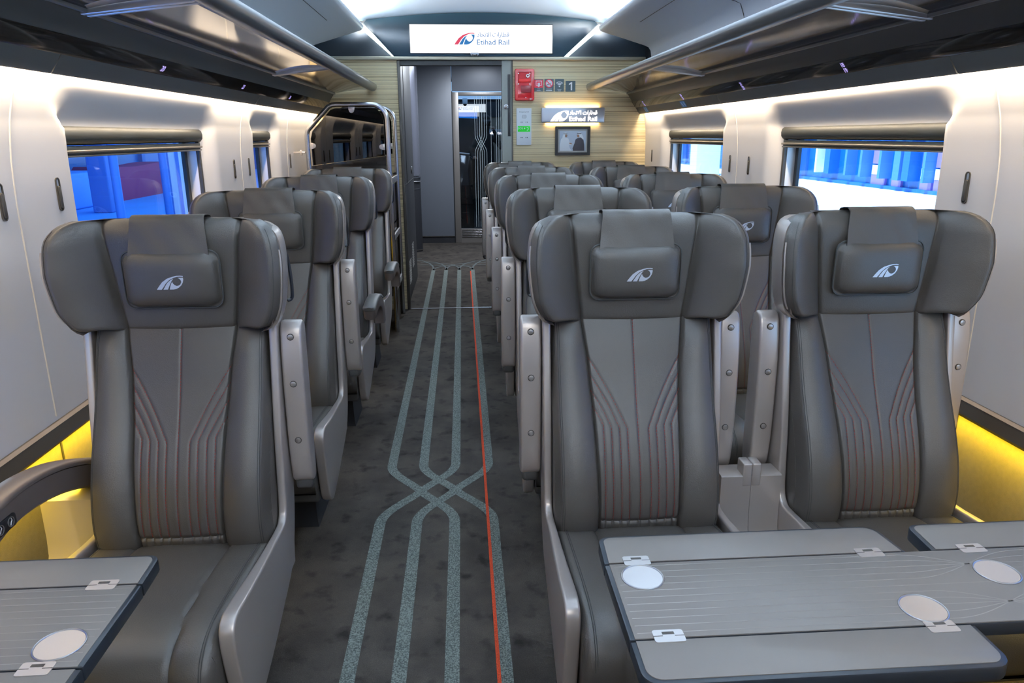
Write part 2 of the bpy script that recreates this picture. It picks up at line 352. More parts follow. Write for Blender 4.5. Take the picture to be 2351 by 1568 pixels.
# side walls: one curved panel surface each, recessed round the windows
WIN = {1: [(-1.70, -0.45), (0.32, 1.57), (2.33, 3.60), (4.36, 5.60)],
       -1: [(-1.70, -0.45), (0.32, 1.57), (2.36, 3.61), (4.37, 4.86)]}
ZT, ZB = 1.492, 0.80
PZ = [0.0, 0.60, 1.0, 1.25, 1.40, 1.50, 1.58, 1.66, 1.72]; PX = [1.375, 1.362, 1.361, 1.361, 1.359, 1.354, 1.343, 1.326, 1.312]
REC = 0.050
for s in (-1, 1):
    side = 'right' if s > 0 else 'left'
    ys = [-2.2, 6.2]; zs = [0.612, 1.70]
    for a, b in WIN[s]: ys += [a + .014, b - .014]
    ys = np.array(sorted(ys)); Y = []
    for i in range(len(ys) - 1):
        n = max(2, int((ys[i + 1] - ys[i]) / 0.016)); Y += list(np.linspace(ys[i], ys[i + 1], n, endpoint=False))
    Y.append(ys[-1]); Y = np.array(Y)
    Z = np.concatenate([np.linspace(0.612, ZB + .014, 14, endpoint=False), np.linspace(ZB + .014, ZT - .014, 26, endpoint=False), np.linspace(ZT - .014, 1.70, 24)])
    YY, ZZ = np.meshgrid(Y, Z, indexing='ij'); X = np.interp(ZZ, PZ, PX); rec = np.zeros_like(X); keep = np.ones((len(Y) - 1, len(Z) - 1), bool)
    yc = (Y[1:] + Y[:-1]) / 2; zc = (Z[1:] + Z[:-1]) / 2
    for a, b in WIN[s]:
        wy = 0.055
        r = sstep(a - wy * (0.5 + 1.9 * sstep(1.46, 1.56, ZZ)), a + 0.004 + .05 * sstep(1.49, 1.56, ZZ), YY) * sstep(b + 0.12, b - 0.004 - .05 * sstep(1.49, 1.56, ZZ), YY) * sstep(1.618, 1.478, ZZ) * sstep(0.70, 0.79, ZZ)
        rec = np.maximum(rec, r)
        keep[np.ix_((yc > a + .014) & (yc < b - .014), (zc > ZB + .014) & (zc < ZT - .014))] = False
    # shallow hollows round the coat hooks
    X = X + rec * REC
    MB().grid(s * X, YY, ZZ, keep).build('wall_' + side, WHITE, kind='structure', angle=60)
    # lower wall, rail
    b = bpy.data.objects['wall_' + side]
    lw = MB().box(min(s * 1.366, s * 1.42), max(s * 1.366, s * 1.42), -2.2, 6.2, 0.0, 0.62); lw.build('lower_wall_cladding', FABRIC, b)
    gr = MB()
    for y in (2.03, 4.08): gr.box(min(s * 1.363, s * 1.368), max(s * 1.363, s * 1.368), y, y + .007, 0.0, 0.60)
    gr.build('cladding_joint', DARKTRIM, b)
    MB().prism([(s * 1.335, 0.622), (s * 1.345, 0.610), (s * 1.40, 0.610), (s * 1.40, 0.6665), (s * 1.358, 0.6665), (s * 1.345, 0.662)], 'y', -2.2, 6.2).build('trim_' + ('1' if s < 0 else '2'), DARKTRIM, kind='structure')
    MB().prism([(s * 1.3435, 0.6615), (s * 1.3465, 0.6615), (s * 1.356, 0.6672), (s * 1.354, 0.6676)], 'y', -2.2, 6.19).build('rail_highlight', mat('rail_line', (0.20, 0.16, 0.13), 0.6), bpy.data.objects['trim_' + ('1' if s < 0 else '2')])
    # panel joints: fine raised beads following the wall profile
    sm = MB()
    for y in (-1.95, 0.08, 2.03, 4.08) + ((5.15,) if s < 0 else ()):
        zz = np.linspace(0.68, 1.69, 40); bow = 0.07 * np.clip((zz - 1.25) / 0.4, 0, 1) ** 2
        path = [(s * (np.interp(z, PZ, PX) - 0.0005), y + q, z) for z, q in zip(zz, bow)]
        sm.tube(path, 0.0024, 6)
    sm.build('panel_joint', SEAM, b)
    # outer body skin
    oy = [-2.2] + [v for ab in WIN[s] for v in (ab[0] - 0.02, ab[1] + 0.02)] + [10.3]; sk = MB(); X0, X1 = sorted((s * 1.435, s * 1.475))
    for i in range(0, len(oy) - 1, 2): sk.box(X0, X1, oy[i], oy[i + 1], 0.0, 2.5)
    for a, bb in WIN[s]:
        sk.box(X0, X1, a - .02, bb + .02, 0.0, ZB + 0.01); sk.box(X0, X1, a - .02, bb + .02, 1.46, 2.5)
    sk.build('outer_skin', GREYP, b)
    # windows
    for i, (y0, y1) in enumerate(WIN[s]):
        k = i + 1 + (4 if s > 0 else 0)
        xf = np.interp(1.2, PZ, PX) + REC
        wn = bpy.data.objects.new('window_%d' % k, None); COL.objects.link(wn); wn.location = (s * xf, (y0 + y1) / 2, 1.15); wn['kind'] = 'structure'
        hy = (y1 - y0) / 2; hz0, hz1 = ZB - 1.15, ZT - 1.15
        m = MB(); a, c = sorted((-s * 0.006, s * 0.012))
        ring_plate(m, rrect(-hy, hy, hz0, hz1, .055), rrect(-hy + .020, hy - .020, hz0 + .02, hz1 - .02, .045), 'x', a, c); m.build('window_frame', DARKTRIM, wn)
        m = MB(); a, c = sorted((s * 0.008, s * 0.062))
        ring_plate(m, rrect(-hy + .010, hy - .010, hz0 + .01, hz1 - .01, .05), rrect(-hy + .024, hy - .024, hz0 + .024, hz1 - .024, .04), 'x', a, c); m.build('window_reveal', WHITE, wn)
        m = MB(); a, c = sorted((s * 0.050, s * 0.066))
        ring_plate(m, rrect(-hy + .012, hy - .012, hz0 + .01, hz1 - .01, .05), rrect(-hy + .055, hy - .055, hz0 + .05, hz1 - .05, .05), 'x', a, c); m.build('window_gasket', BLACK, wn)
        MB().box(*sorted((s * 0.058, s * 0.062)), -hy + .03, hy - .03, hz0 + .03, hz1 - .02).build('window_pane', WGLASS, wn)
        prof = [(0.020, hz1 - .006), (-0.010, hz1 - .006), (-0.020, hz1 - .014), (-0.024, hz1 - .030), (-0.022, hz1 - .048), (-0.012, hz1 - .060), (0.0, hz1 - .064), (0.020, hz1 - .064)]
        MB().prism([(s * p[0], p[1]) for p in prof], 'y', -hy + .004, hy - .004, 0.0).build('blind_housing', BLIND, wn)
        MB().box(*sorted((-s * .012, s * .010)), -hy + .012, hy - .012, hz1 - .094, hz1 - .066, .003).build('blind_cloth', BLIND, wn)
        rr = MB().box(*sorted((-s * .020, s * .006)), -hy + .006, hy - .006, hz1 - .088, hz1 - .079, .003)
        rr.box(*sorted((-s * .016, s * .006)), -hy + .006, hy - .006, hz1 - .101, hz1 - .094, .003); rr.build('blind_rail', BLINDRAIL, wn)

# upper cove: luggage-rack back panel with seat-number band
for s in (-1, 1):
    nm = 'trim_3' if s < 0 else 'trim_4'
    tr = bpy.data.objects.new(nm, None); COL.objects.link(tr); tr['kind'] = 'structure'
    up = [(1.180, 1.800), (1.182, 1.786), (1.192, 1.780), (1.226, 1.730), (1.2265, 1.722), (1.229, 1.717), (1.245, 1.720), (1.205, 1.800)]
    MB().prism([(s * p[0], p[1]) for p in up], 'y', -2.2, 6.2).build('upper_cove', COVE, tr)
    band = [(1.2285, 1.717), (1.2345, 1.706), (1.247, 1.690), (1.263, 1.671), (1.2645, 1.670), (1.272, 1.674), (1.250, 1.704), (1.240, 1.719)]
    MB().prism([(s * p[0], p[1]) for p in band], 'y', -2.2, 6.2).build('gloss_band', GLOSSB, tr)
    low = [(1.2635, 1.6705), (1.275, 1.653), (1.286, 1.637), (1.295, 1.624), (1.300, 1.621), (1.304, 1.624), (1.303, 1.640), (1.285, 1.662), (1.274, 1.675), (1.268, 1.674)]
    seg = MB(); c = [-2.2, 0.14, 2.19, 4.23, 6.2]
    for i in range(4): seg.prism([(s * p[0], p[1]) for p in low], 'y', c[i] + .003, c[i + 1] - .003)
    seg.build('lower_cove', COVE, tr)
    MB().prism([(s * p[0], p[1]) for p in [(1.20, 1.80), (1.215, 1.80), (1.262, 1.70), (1.29, 1.672), (1.31, 1.668), (1.41, 1.668), (1.41, 1.69), (1.315, 1.69), (1.27, 1.72), (1.22, 1.83)]], 'y', -2.2, 6.2).build('cove_backing', WHITE, tr)
    # soffit panel between rack and ceiling
    so_ = [(1.335, 1.80), (1.330, 1.95), (1.325, 2.05), (1.318, 2.09), (1.300, 2.115), (1.27, 2.128), (1.10, 2.178), (.955, 2.220), (.925, 2.229), (.908, 2.242), (.902, 2.254), (.904, 2.266), (.911, 2.272), (.920, 2.268), (.930, 2.246), (1.08, 2.222), (1.40, 2.17), (1.43, 1.80)]
    sp = MB().prism([(s * p[0], p[1]) for p in so_], 'y', -2.2, 6.0).build('trim_5' if s < 0 else 'trim_6', SOFFIT, kind='structure')
    mb = MB()
    for y in (1.75, 4.05):
        q = [(1.325, y, 1.93), (1.326, y, 2.05), (1.30, y, 2.116), (1.27, y, 2.1275), (1.13, y, 2.169), (1.06, y + .06, 2.189), (1.05, y + .2, 2.192), (1.05, y + 1.2, 2.192)]
        mb.tube([(s * p[0], p[1], p[2]) for p in q], 0.0022, 6)
    mb.build('soffit_joint', SEAM if False else DARKTRIM, sp)
    MB().prism([(p[0] * .02 + s * 1.318, p[1] * .02 + 3.9) for p in circ(0, 0, 1, 20)], 'z', 1.965, 1.985, .002).build('soffit_button', DARKTRIM, sp)

# ceiling
xs = np.linspace(-1.38, 1.38, 60); zc = 2.388 - 0.062 * (xs / 0.95) ** 2; zc = np.where(np.abs(xs) > 1.0, np.interp(np.abs(xs), [1.0, 1.1, 1.16, 1.38], [2.319, 2.30, 2.255, 2.21]), zc)
XX, YY = np.meshgrid(xs, [-2.2, 2, 6.32], indexing='ij'); ZZ = np.repeat(zc[:, None], 3, 1)
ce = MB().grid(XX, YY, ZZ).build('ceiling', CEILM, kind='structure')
MB().box(-1.48, 1.48, -2.2, 16.2, 2.46, 2.52).build('roof_skin', GREYP, ce)
MB().box(-1.48, 1.48, -2.26, -2.2, -0.12, 2.5).build('wall_back', GREYP, kind='structure')

# end wall (ribbed cladding, doorway, header)
ew = bpy.data.objects.new('wall_front', None); COL.objects.link(ew); ew.location = (0, 6.2, 0); ew['kind'] = 'structure'
zz = list(np.linspace(0, 1.60, 20)) + [1.66, 1.72, 1.79]
left = [(-0.675, 0), (-0.675, 2.035), (-1.33, 2.035), (-1.33, 1.80)] + [(-1.37, z) for z in (1.6, 0)]
MB().prism(left, 'y', 0.0, 0.05).build('ribbed_cladding', RIB, ew)
MB().prism([(-p[0] if p[0] < -0.7 else 0.24, p[1]) for p in left], 'y', 0.0, 0.05).build('ribbed_cladding', RIB, ew)
MB().box(-0.680, -0.655, -0.012, 0.06, 0, 2.035, .004).box(0.236, 0.246, -0.006, 0.05, 0, 2.035).build('door_jamb', DARKTRIM, ew)
MB().box(0.158, 0.236, 0.0, 0.10, 0, 2.035).build('door_pocket_strip', GREENG, ew)
MB().box(0.205, 0.226, -0.004, 0.006, 1.45, 1.93, .002).build('pocket_slot', BLACK, ew)
MB().box(-0.68, 0.24, 0.005, 0.10, 2.000, 2.036).build('door_head', BLACK, ew)
MB().box(-1.325, 1.325, -0.030, 0.05, 2.036, 2.062, .004).build('gold_lintel', GOLD, ew)
hd = [(-1.33, 2.062), (1.33, 2.062), (1.33, 2.20)] + [(x, 2.388 - 0.062 * (x / .95) ** 2) for x in np.linspace(1.0, -1.0, 24)] + [(-1.33, 2.20)]
MB().prism(hd, 'y', 0.02, 0.06).build('header_panel', HEADER, ew)
md = [(-0.70, 2.062), (0.66, 2.062), (0.925, 2.305)] + [(x, 2.384 - 0.062 * (x / .95) ** 2) for x in np.linspace(0.90, -0.90, 24)] + [(-0.925, 2.305)]
MB().prism(md, 'y', -0.03, 0.02, 0.004).build('header_screen_surround', mat('header_blue', (0.012, 0.032, 0.048), 0.3), ew)
for s in (-1, 1):
    a, b_ = (s * 0.935 , 2.305), (s * 0.935 - s * 0.255 + (0.0 if s < 0 else -0.02), 2.063)
    MB().prism([(a[0], a[1]), (a[0] + s * .045, a[1] - .010), (b_[0] + s * .034, b_[1]), (b_[0], b_[1])], 'y', -0.006, 0.018).build('header_light_strip', LEDW, ew)
MB().box(-1.48, -0.675, 0.05, 0.12, 0, 2.5).box(0.24, 1.48, 0.05, 0.12, 0, 2.5).box(-0.70, 0.3, 0.05, 0.12, 2.03, 2.5).build('bulkhead_core', BLACK, ew)

# vestibule
vl = bpy.data.objects.new('wall_vestibule_left', None); COL.objects.link(vl); vl['kind'] = 'structure'
MB().box(-1.40, -0.98, 7.7, 10.3, 0, 2.42).build('side_panel', VEST, vl)
MB().box(0.62, 0.70, 6.32, 10.3, 0, 2.42).build('wall_vestibule_right', VEST, kind='structure')
MB().box(-1.42, 0.72, 6.32, 10.36, 2.40, 2.45).build('ceiling_vestibule', VEST, kind='structure')
ve = bpy.data.objects.new('wall_vestibule_end', None); COL.objects.link(ve); ve.location = (0, 10.26, 0); ve['kind'] = 'structure'
MB().box(-1.0, -0.302, 0, 0.05, 0.10, 2.42, .003).build('grey_panel', VEST, ve)
MB().box(-0.296, 0.70, 0, 0.05, 2.035, 2.42, .003).build('grey_panel', VEST, ve)
MB().box(-1.0, -0.302, 0.01, 0.05, 0, 0.095).build('kick_plate', VDARK, ve)
MB().box(-1.0, -0.302, -0.004, 0.01, 0.092, 0.102).build('kick_plate_edge', STEEL, ve)
MB().box(0.46, 0.70, 0, 0.05, 0, 2.035).build('grey_panel', VEST, ve)
dr = bpy.data.objects.new('door_1', None); COL.objects.link(dr); dr.location = (0, 10.26, 0); dr['kind'] = 'structure'
d = MB(); d.box(-0.292, -0.212, 0, .05, 0, 2.02, .003).box(-0.212, 0.46, 0, .05, 1.975, 2.02, .003).box(0.42, 0.46, 0, .05, 0, 1.98).box(-0.212, 0.42, 0, .05, 0.0, 0.20)
d.build('door_frame', DOORF, dr)
MB().box(-0.302, -0.290, -.008, .03, 0, 2.03).build('door_edge', BLACK, dr)
gl = MB()
for k in range(5): gl.box(-0.20, 0.41, -.012, 0, 0.085 + .022 * k, 0.093 + .022 * k, .001)
gl.build('door_grille', STEEL, dr)
MB().box(-0.215, 0.43, .02, .026, 0.20, 1.98).build('door_pane', DGLASS, dr)
ln = MB(); X6 = [0.005, 0.035, 0.068, 0.100, 0.132, 0.165]
for k in range(6):
    a, b_ = X6[k], X6[5 - k] if False else X6[(k + 3) % 6]
    pth = [(X6[k], 0.018, 1.97), (X6[k], 0.018, 1.47)]
    tgt = X6[k] + (0.096 if k < 3 else -0.096)
    pth += [(X6[k] + (tgt - X6[k]) * (0.5 - 0.5 * math.cos(PI * t)), 0.018, 1.47 - 0.24 * t) for t in np.linspace(0.05, 1, 12)] + [(tgt, 0.018, 0.22)]
    ln.tube(pth, 0.0022, 5)
for x in (0.225, 0.30, 0.33, 0.36): ln.tube([(x, 0.018, 1.97), (x, 0.018, 0.22)], 0.0018, 5)
ln.build('etched_lines', mat('etched', (0.5, 0.6, 0.65), 0.5), dr)

# beyond the glass door: the next carriage
MB().box(-1.40, 1.40, 10.32, 16.2, -0.12, -0.001).build('floor_next_car', mat('dark_floor', (0.02, 0.02, 0.022), 0.8), kind='structure')
MB().box(-1.4, 1.4, 16.0, 16.1, 0, 2.5).build('wall_next_car_end', HEADER, kind='structure')
MB().box(-1.45, -1.40, 10.32, 16.1, 0, 2.46).build('wall_next_car_left', HEADER, kind='structure')
MB().box(1.40, 1.45, 10.32, 16.1, 0, 2.46).build('wall_next_car_right', mat('next_tan', (0.30, 0.23, 0.16), 0.6), kind='structure')
MB().box(-1.40, 1.40, 10.4, 14.04, 2.105, 2.16).build('ceiling_next_car', NCEIL, kind='structure')

# ================================================================== LUGGAGE RACKS
for s in (-1, 1):
    rk = thing('luggage_rack', 'overhead luggage rack of dark glass along the %s side above the windows' % ('left' if s < 0 else 'right'), 'luggage rack', (s * 0.9, 2.0, 1.79), 0, 'overhead luggage racks')
    ox, oy, oz = s * 0.9, 2.0, 1.79
    def L(p): return (s * p[0] - ox, p[1] - oz)
    rail = [(.846, 1.834), (.848, 1.848), (.856, 1.858), (.868, 1.860), (.884, 1.854), (.918, 1.832), (.922, 1.822), (.915, 1.812), (.888, 1.804), (.868, 1.804), (.854, 1.813)]
    MB().prism([L(p) for p in rail], 'y', -2.2 - oy, 6.19 - oy, 0).build('front_rail', RAILM, rk)
    cuts = [-1.9, 0.16, 2.21, 4.26, 6.17]
    for i in range(4):
        y0, y1 = cuts[i] + .031 - oy, cuts[i + 1] - .031 - oy
        X0, X1 = sorted((s * .905 - ox, s * 1.180 - ox))
        g_ = MB(); nx, ny = 10, 34
        U, V = np.meshgrid(np.linspace(X0, X1, nx), np.linspace(y0, y1, ny), indexing='ij')
        Ax = np.abs(U + ox); Q = (Ax - .905) / .275; Zg = 1.8135 - .0315 * Q - oz + 0.006 * np.sin(np.pi * Q) + 0.0012 * np.sin(V * 3.1 + i) * np.sin(np.pi * Q)
        g_.grid(U, V, Zg); g_.build('glass_panel', RGLASS, rk)
        for dy in (-.029, .005):
            if i > 0: MB().prism([L(q) for q in ((.885, 1.806), (1.192, 1.770), (1.196, 1.80), (.90, 1.830))], 'y', cuts[i] + dy - oy, cuts[i] + dy + .024 - oy, .003).build('cross_bar', SATIN, rk)
    MB().box(*sorted((s * 1.172 - ox, s * 1.186 - ox)), -2.1 - oy, 6.15 - oy, -.016, -.002, .002).build('rear_channel', RAILM, rk)

# ================================================================== SEATS
YR = [1.90, 2.90, 3.91, 4.90, 5.86]
SP_Z = [0.40, 0.44, 0.50, 0.58, 0.66, 0.74, 0.82, 0.90, 0.97, 1.02]
SP_Y = [-0.165, -0.178, -0.182, -0.166, -0.135, -0.095, -0.058, -0.027, 0.003, 0.030]
C_Z = [0.40, 0.60, 0.75, 0.87, 0.98, 1.05]; C_X = [0.108, 0.112, 0.119, 0.128, 0.143, 0.15]
_sk = smooth_path(list(zip(SP_Z, SP_Y)), 6); _skz = [p[0] for p in _sk]; _sky = [p[1] for p in _sk]
def spine(z): return np.interp(z, _skz, _sky)
def cpan(z): return np.interp(z, C_Z, C_X)
ST_K = [(.029, .872), (.050, .828), (.072, .785), (.093, .745)]
def stitch_x(k, z):
    xk, ze = ST_K[k]; zb = 0.690 + 0.004 * k; t = np.clip((z - zb) / (ze - zb), 0, 1)
    return xk + (cpan(ze) - xk) * (0.25 * t * t + 0.75 * t) * sstep(0, .12, t) ** 0.5
HWB = 0.2245
def back_y(x, z, groove=True):
    c = cpan(z); ax = np.abs(x); y = spine(z)
    y = y + np.where(ax < c, -0.006 * (1 - (ax / c) ** 2), 0)
    t = np.clip((ax - c) / (HWB - c), 0, 1)
    y = y + np.where(ax >= c, -0.022 * np.sin(PI * np.minimum(t * 1.05, 1)) ** 0.8 * sstep(1.02, .9, z) - 0.004 * t, 0)
    y = y + 0.045 * np.clip((t - 0.86) / 0.14, 0, 1) ** 2
    y = y + 0.009 * np.exp(-((ax - c) / 0.0035) ** 2)
    if groove:
        for k in range(4):
            xs = stitch_x(k, z); on = (z < ST_K[k][1]); y = y + np.where(on, 0.0026 * np.exp(-((ax - xs) / 0.003) ** 2), 0)
        y = y + 0.0026 * np.exp(-(x / 0.003) ** 2)
        y = y + 0.006 * np.exp(-((z - 0.452) / 0.004) ** 2) * (ax < c)
    return y
SM = {}
def seat_meshes():
    # backrest leather
    us = np.linspace(-1, 1, 201); zs = np.linspace(0.40, 1.0, 120)
    U, Zz = np.meshgrid(us, zs, indexing='ij'); AU = np.abs(U); CZ = cpan(Zz); X = np.sign(U) * np.where(AU < .6, CZ * AU / .6, CZ + (HWB - CZ) * (AU - .6) / .4)
    Y = back_y(X, Zz); Y = Y + 0.02 * np.clip((0.415 - Zz) / 0.015, 0, 1)
    m = MB().grid(X, Y, Zz)
    m.add([(-HWB, .02, .40), (HWB, .02, .40), (HWB, .05, 1.0), (-HWB, .05, 1.0)], [(0, 1, 2, 3)])
    zl = zs[::10]
    for sg in (-1, 1):
        A = [(sg * HWB, float(back_y(np.array(sg * HWB), np.array(z))), z) for z in zl]; B = [(sg * HWB, 0.02 + .03 * (z - .4) / .6, z) for z in zl]; n = len(A)
        m.add(A + B, [(i, i + 1, n + i + 1, n + i) for i in range(n - 1)])
    SM['backrest'] = m.mesh('backrest', LEATHER, 60)
    # stitches: short dashes of red thread
    t = MB()
    def dashes(fx, z0, z1, r=0.0009, st=0.0075, ln=0.0052):
        z = z0
        while z < z1:
            a = []
            for q in (z, min(z + ln, z1)):
                x = fx(q); y = float(back_y(np.array(x), np.array(q))) - 0.0006; a.append((x, y, q))
            t.tube(a, r, 4); z += st
    for sg in (-1, 1):
        for k in range(4):
            t = MB(); dashes(lambda z, k=k, sg=sg: sg * float(stitch_x(k, z)), 0.458, ST_K[k][1]); SM['red%d_%d' % (sg, k)] = t.mesh('red_stitching', THREAD)
    t = MB(); dashes(lambda z: 0.0, 0.458, 0.965); SM['red0_0'] = t.mesh('red_stitching', THREAD)

    for sg in (-1, 1):
        for q, dx in enumerate((0.205, 0.2095)):
            t2 = [(sg * dx, float(back_y(np.array(sg * dx), np.array(z))) - .0004, z) for z in np.linspace(.42, .97, 50)]
            SM['edge%d_%d' % (sg, q)] = MB().tube(t2, 0.0007, 4).mesh('edge_stitching', GTHREAD)
    # headrest: winged cushion
    _wp = smooth_path([(.950, .228), (.958, .234), (.966, .244), (.982, .256), (1.01, .269), (1.05, .279), (1.12, .287), (1.17, .286), (1.205, .280), (1.230, .268), (1.243, .256), (1.250, .242)], 6)
    _wz = [p[0] for p in _wp]; _ww = [p[1] for p in _wp]
    HN = 130
    def hsec(z, e):
        zt = (z - 0.925) / 0.325
        c = np.interp(z, [.958, 1.0, 1.12, 1.25], [.140, .146, .160, .175])
        w_ = np.interp(z, _wz, _ww) - e * 0.3
        fr = []
        fwd = np.interp(z, [.958, 1.02, 1.12, 1.2, 1.25], [.075, .092, .100, .090, .070])
        n = HN
        for i in range(n + 1):
            u = -1 + 2 * i / n; au = abs(u)
            if au < .5: ax = c * au / .5
            else: q_ = (au - .5) / .5; ax = c + (w_ - c) * (math.sin(q_ * PI / 2) * .5 + q_ * .5)
            x = math.copysign(ax, u); u = math.copysign(ax / w_, u)
            if ax < c: y = 0.0 - 0.008 * (1 - (ax / c) ** 2)
            else:
                tt = (ax - c) / (w_ - c); y = -fwd * (tt ** 1.15) - 0.024 * math.sin(PI * min(1, tt)) ** 0.85
            y += 0.012 * math.exp(-((ax - c) / 0.0040) ** 2)
            if abs(u) > 0.9: y += 0.026 * ((abs(u) - 0.9) / 0.1) ** 2
            fr.append((x, y + e))
        bk = []
        for i in range(n + 1):
            u = 1 - 2 * i / n; x = u * (w_ - 0.004); ax = abs(u)
            bk.append((x, 0.082 - 0.075 * ax ** 3 - e * 0.5))
        # side faces
        return [(x, y, z) for x, y in fr + bk]
    def with_c(): pass
    rings = []
    for z, e in [(.960, .016), (.961, .010), (.964, .005), (.969, .0015), (.976, 0), (.989, 0)] + [(z, 0) for z in np.linspace(1.0, 1.195, 14)] + [(1.208, .001), (1.220, .004), (1.231, .009), (1.240, .017), (1.2465, .027), (1.250, .040)]:
        rings.append(hsec(z, e))
    # wings hang a little lower than the centre of the cushion
    def drop(p):
        x, y, z = p; t = sstep(.13, .19, abs(x)); k = float(np.clip((1.04 - z) / 0.08, 0, 1)); return (x, y, z + 0.016 * float(t) * k)
    rings = [[drop(p) for p in r] for r in rings]
    hm = MB().loft(rings, caps=False)
    for r in (rings[0], rings[-1]): hm.add(r, [(i, i + 1, 2 * HN - i, 2 * HN + 1 - i) for i in range(HN)])
    SM['headrest'] = hm.mesh('headrest', LEATHER, 70)
    # piping along the front edge of each wing + stitches
    for sg in (-1, 1):
        t = MB(); t3 = MB()
        idx = 0 if sg < 0 else HN
        pth = [rings[i][idx] for i in range(5, len(rings) - 7)]; pth = [(p[0] + sg * 0.001, p[1] - 0.0, p[2]) for p in pth]
        t.tube(pth, 0.0028, 6)
        ii = 6 if sg < 0 else HN - 6
        t3.tube([(r[ii][0], r[ii][1] - .0005, r[ii][2]) for r in rings[4:-3]], 0.0008, 4)
        SM['hpip%d' % sg] = t.mesh('headrest_piping', CHAMP)
        SM['hst%d' % sg] = t3.mesh('headrest_stitching', GTHREAD)
    # shell behind the headrest
    _sp = smooth_path([(.964, .240), (.982, .258), (1.01, .272), (1.05, .282), (1.12, .290), (1.17, .289), (1.205, .283), (1.228, .271), (1.240, .256)], 6); _sz = [p[0] for p in _sp]; _sw = [p[1] for p in _sp]
    def ssec(z, e):
        w_ = float(np.interp(z, _sz, _sw)) - e
        out = []
        f0 = float(np.interp(z, [.95, 1.02, 1.12, 1.2, 1.245], [-.040, -.056, -.062, -.052, -.034]))
        pts = [(-w_ + .010, f0 + .004), (-w_, f0), (-w_ - .001, f0 + .03), (-w_ + .004, f0 + .07), (-w_ + .018, f0 + .105), (-w_ + .05, .075), (-.15, .098), (0, .105)]
        pts = pts + [(-x, y) for x, y in pts[-2::-1]]
        inner = [(p[0] * 0.955, p[1] - 0.016) for p in pts[1:-1]][::-1]
        return [(x, y - e * .3, z) for x, y in pts + inner]
    rg = [ssec(z, e) for z, e in [(.968, .012), (.974, .003), (.985, 0), (1.0, 0), (1.025, 0), (1.05, 0), (1.085, 0), (1.12, 0), (1.15, 0), (1.18, 0), (1.20, 0), (1.215, .001), (1.226, .003), (1.234, .008), (1.238, .014)]]
    hs = MB().loft(rg, caps=False)
    for r in (rg[0], rg[-1]): hs.add(r, [(0, 1, 27), (13, 14, 15)] + [(j, j + 1, 27 - j, 28 - j) for j in range(1, 13)])
    SM['headrest_shell'] = hs.mesh('headrest_shell', CHAMP, 40)
    # pillow and its leather strap
    PZ0, PZ1, PWX = 1.026, 1.174, 0.122
    def pil_y(x, z):
        zc_, hz = (PZ0 + PZ1) / 2, (PZ1 - PZ0) / 2
        q = (np.abs(x) / PWX) ** 5 + (np.abs(z - zc_) / hz) ** 3.6
        return -0.018 - 0.030 * np.clip(1 - q, 0, 1) ** 0.42
    n = 44; R_ = []
    NR = 16
    outl = rrect(-PWX, PWX, PZ0, PZ1, .026, 7)
    cx, cz = 0, (PZ0 + PZ1) / 2; m = MB()
    for k in range(NR):
        sc = 1 - (k / NR) ** 1.0; sc = math.sin(sc * PI / 2) if k else 1
        R_.append([(cx + (x - cx) * sc, float(pil_y((x - cx) * sc * 0.999, cz + (z - cz) * sc)) if k else -0.018, cz + (z - cz) * sc + (0.003 * math.sin(x * 60) if k < 3 and z < 1.03 else 0)) for x, z in outl])
    m.loft([[(x * .97, 0.0, cz + (z - cz) * .95) for x, z in outl]] + R_, caps=True)
    SM['pillow'] = m.mesh('pillow', LEATHER, 70)
    SM['pillow_piping'] = MB().tube([(x * 1.002, -0.019, cz + (z - cz) * 1.004) for x, z in outl], 0.0022, 6, closed=True).mesh('pillow_piping', PIPING)
    e = MB(); W_ = 0.068
    for P in (E1, E2, E3):
        poly_faces(e, P, lambda a, b: (-0.030 + a * W_, float(pil_y(-0.030 + a * W_, 1.080 + b * W_)) - 0.0012, 1.080 + b * W_ * 0.98))
    SM['emblem'] = e.mesh('emblem', EMBLEM)
    # strap over the top
    a = MB(); prof = [(-0.028, 1.155), (-0.024, 1.175), (-0.018, 1.205), (-0.013, 1.235), (-0.008, 1.252), (0.004, 1.2605), (0.018, 1.2615), (0.040, 1.259), (0.052, 1.25), (0.056, 1.20)]
    prof = smooth_path(prof, 4); rows = []
    for y, z in prof:
        hw = 0.090 + 0.010 * np.clip((1.26 - z) / 0.1, 0, 1) * (y < 0)
        rows.append([(x, y - 0.0035 * math.cos(x / hw * PI / 2) + 0.0012 * math.sin(x * 90 + z * 60), z) for x in np.linspace(-hw, hw, 22)] + [(x, y + .003, z - 0.002) for x in np.linspace(hw, -hw, 22)])
    SM['headrest_strap'] = a.loft(rows).mesh('headrest_strap', LEATHER, 50)
    # seat cushion
    sy = smooth_path([(-.150, .405), (-.170, .427), (-.25, .440), (-.36, .452), (-.47, .462), (-.55, .464), (-.61, .452), (-.648, .420), (-.662, .375), (-.655, .325), (-.63, .29)], 6)
    rows = []
    for y, z in sy:
        r = []; t_ = np.clip((-y - .3) / .35, 0, 1)
        for u in np.linspace(-1, 1, 61):
            x = u * 0.2255; c = 0.118 + 0.02 * t_
            h = -0.004 + 0.006 * (1 - min(1, abs(x) / c) ** 2) + (0.007 * math.sin(PI * np.clip((abs(x) - c) / (.2255 - c), 0, 1)) if abs(x) > c else 0)
            h -= 0.008 * math.exp(-((abs(x) - c) / .004) ** 2); h -= 0.02 * max(0, (abs(u) - .93) / .07) ** 2
            ny = -0.8 if z < .44 and y < -.6 else 0
            r.append((x, y + h * ny, z + h * (1 if not ny else .4)))
        rows.append(r)
    low_ = [(y * 0.98, max(.26, z - .12)) for y, z in sy]
    m = MB(); nr = len(rows); full = []
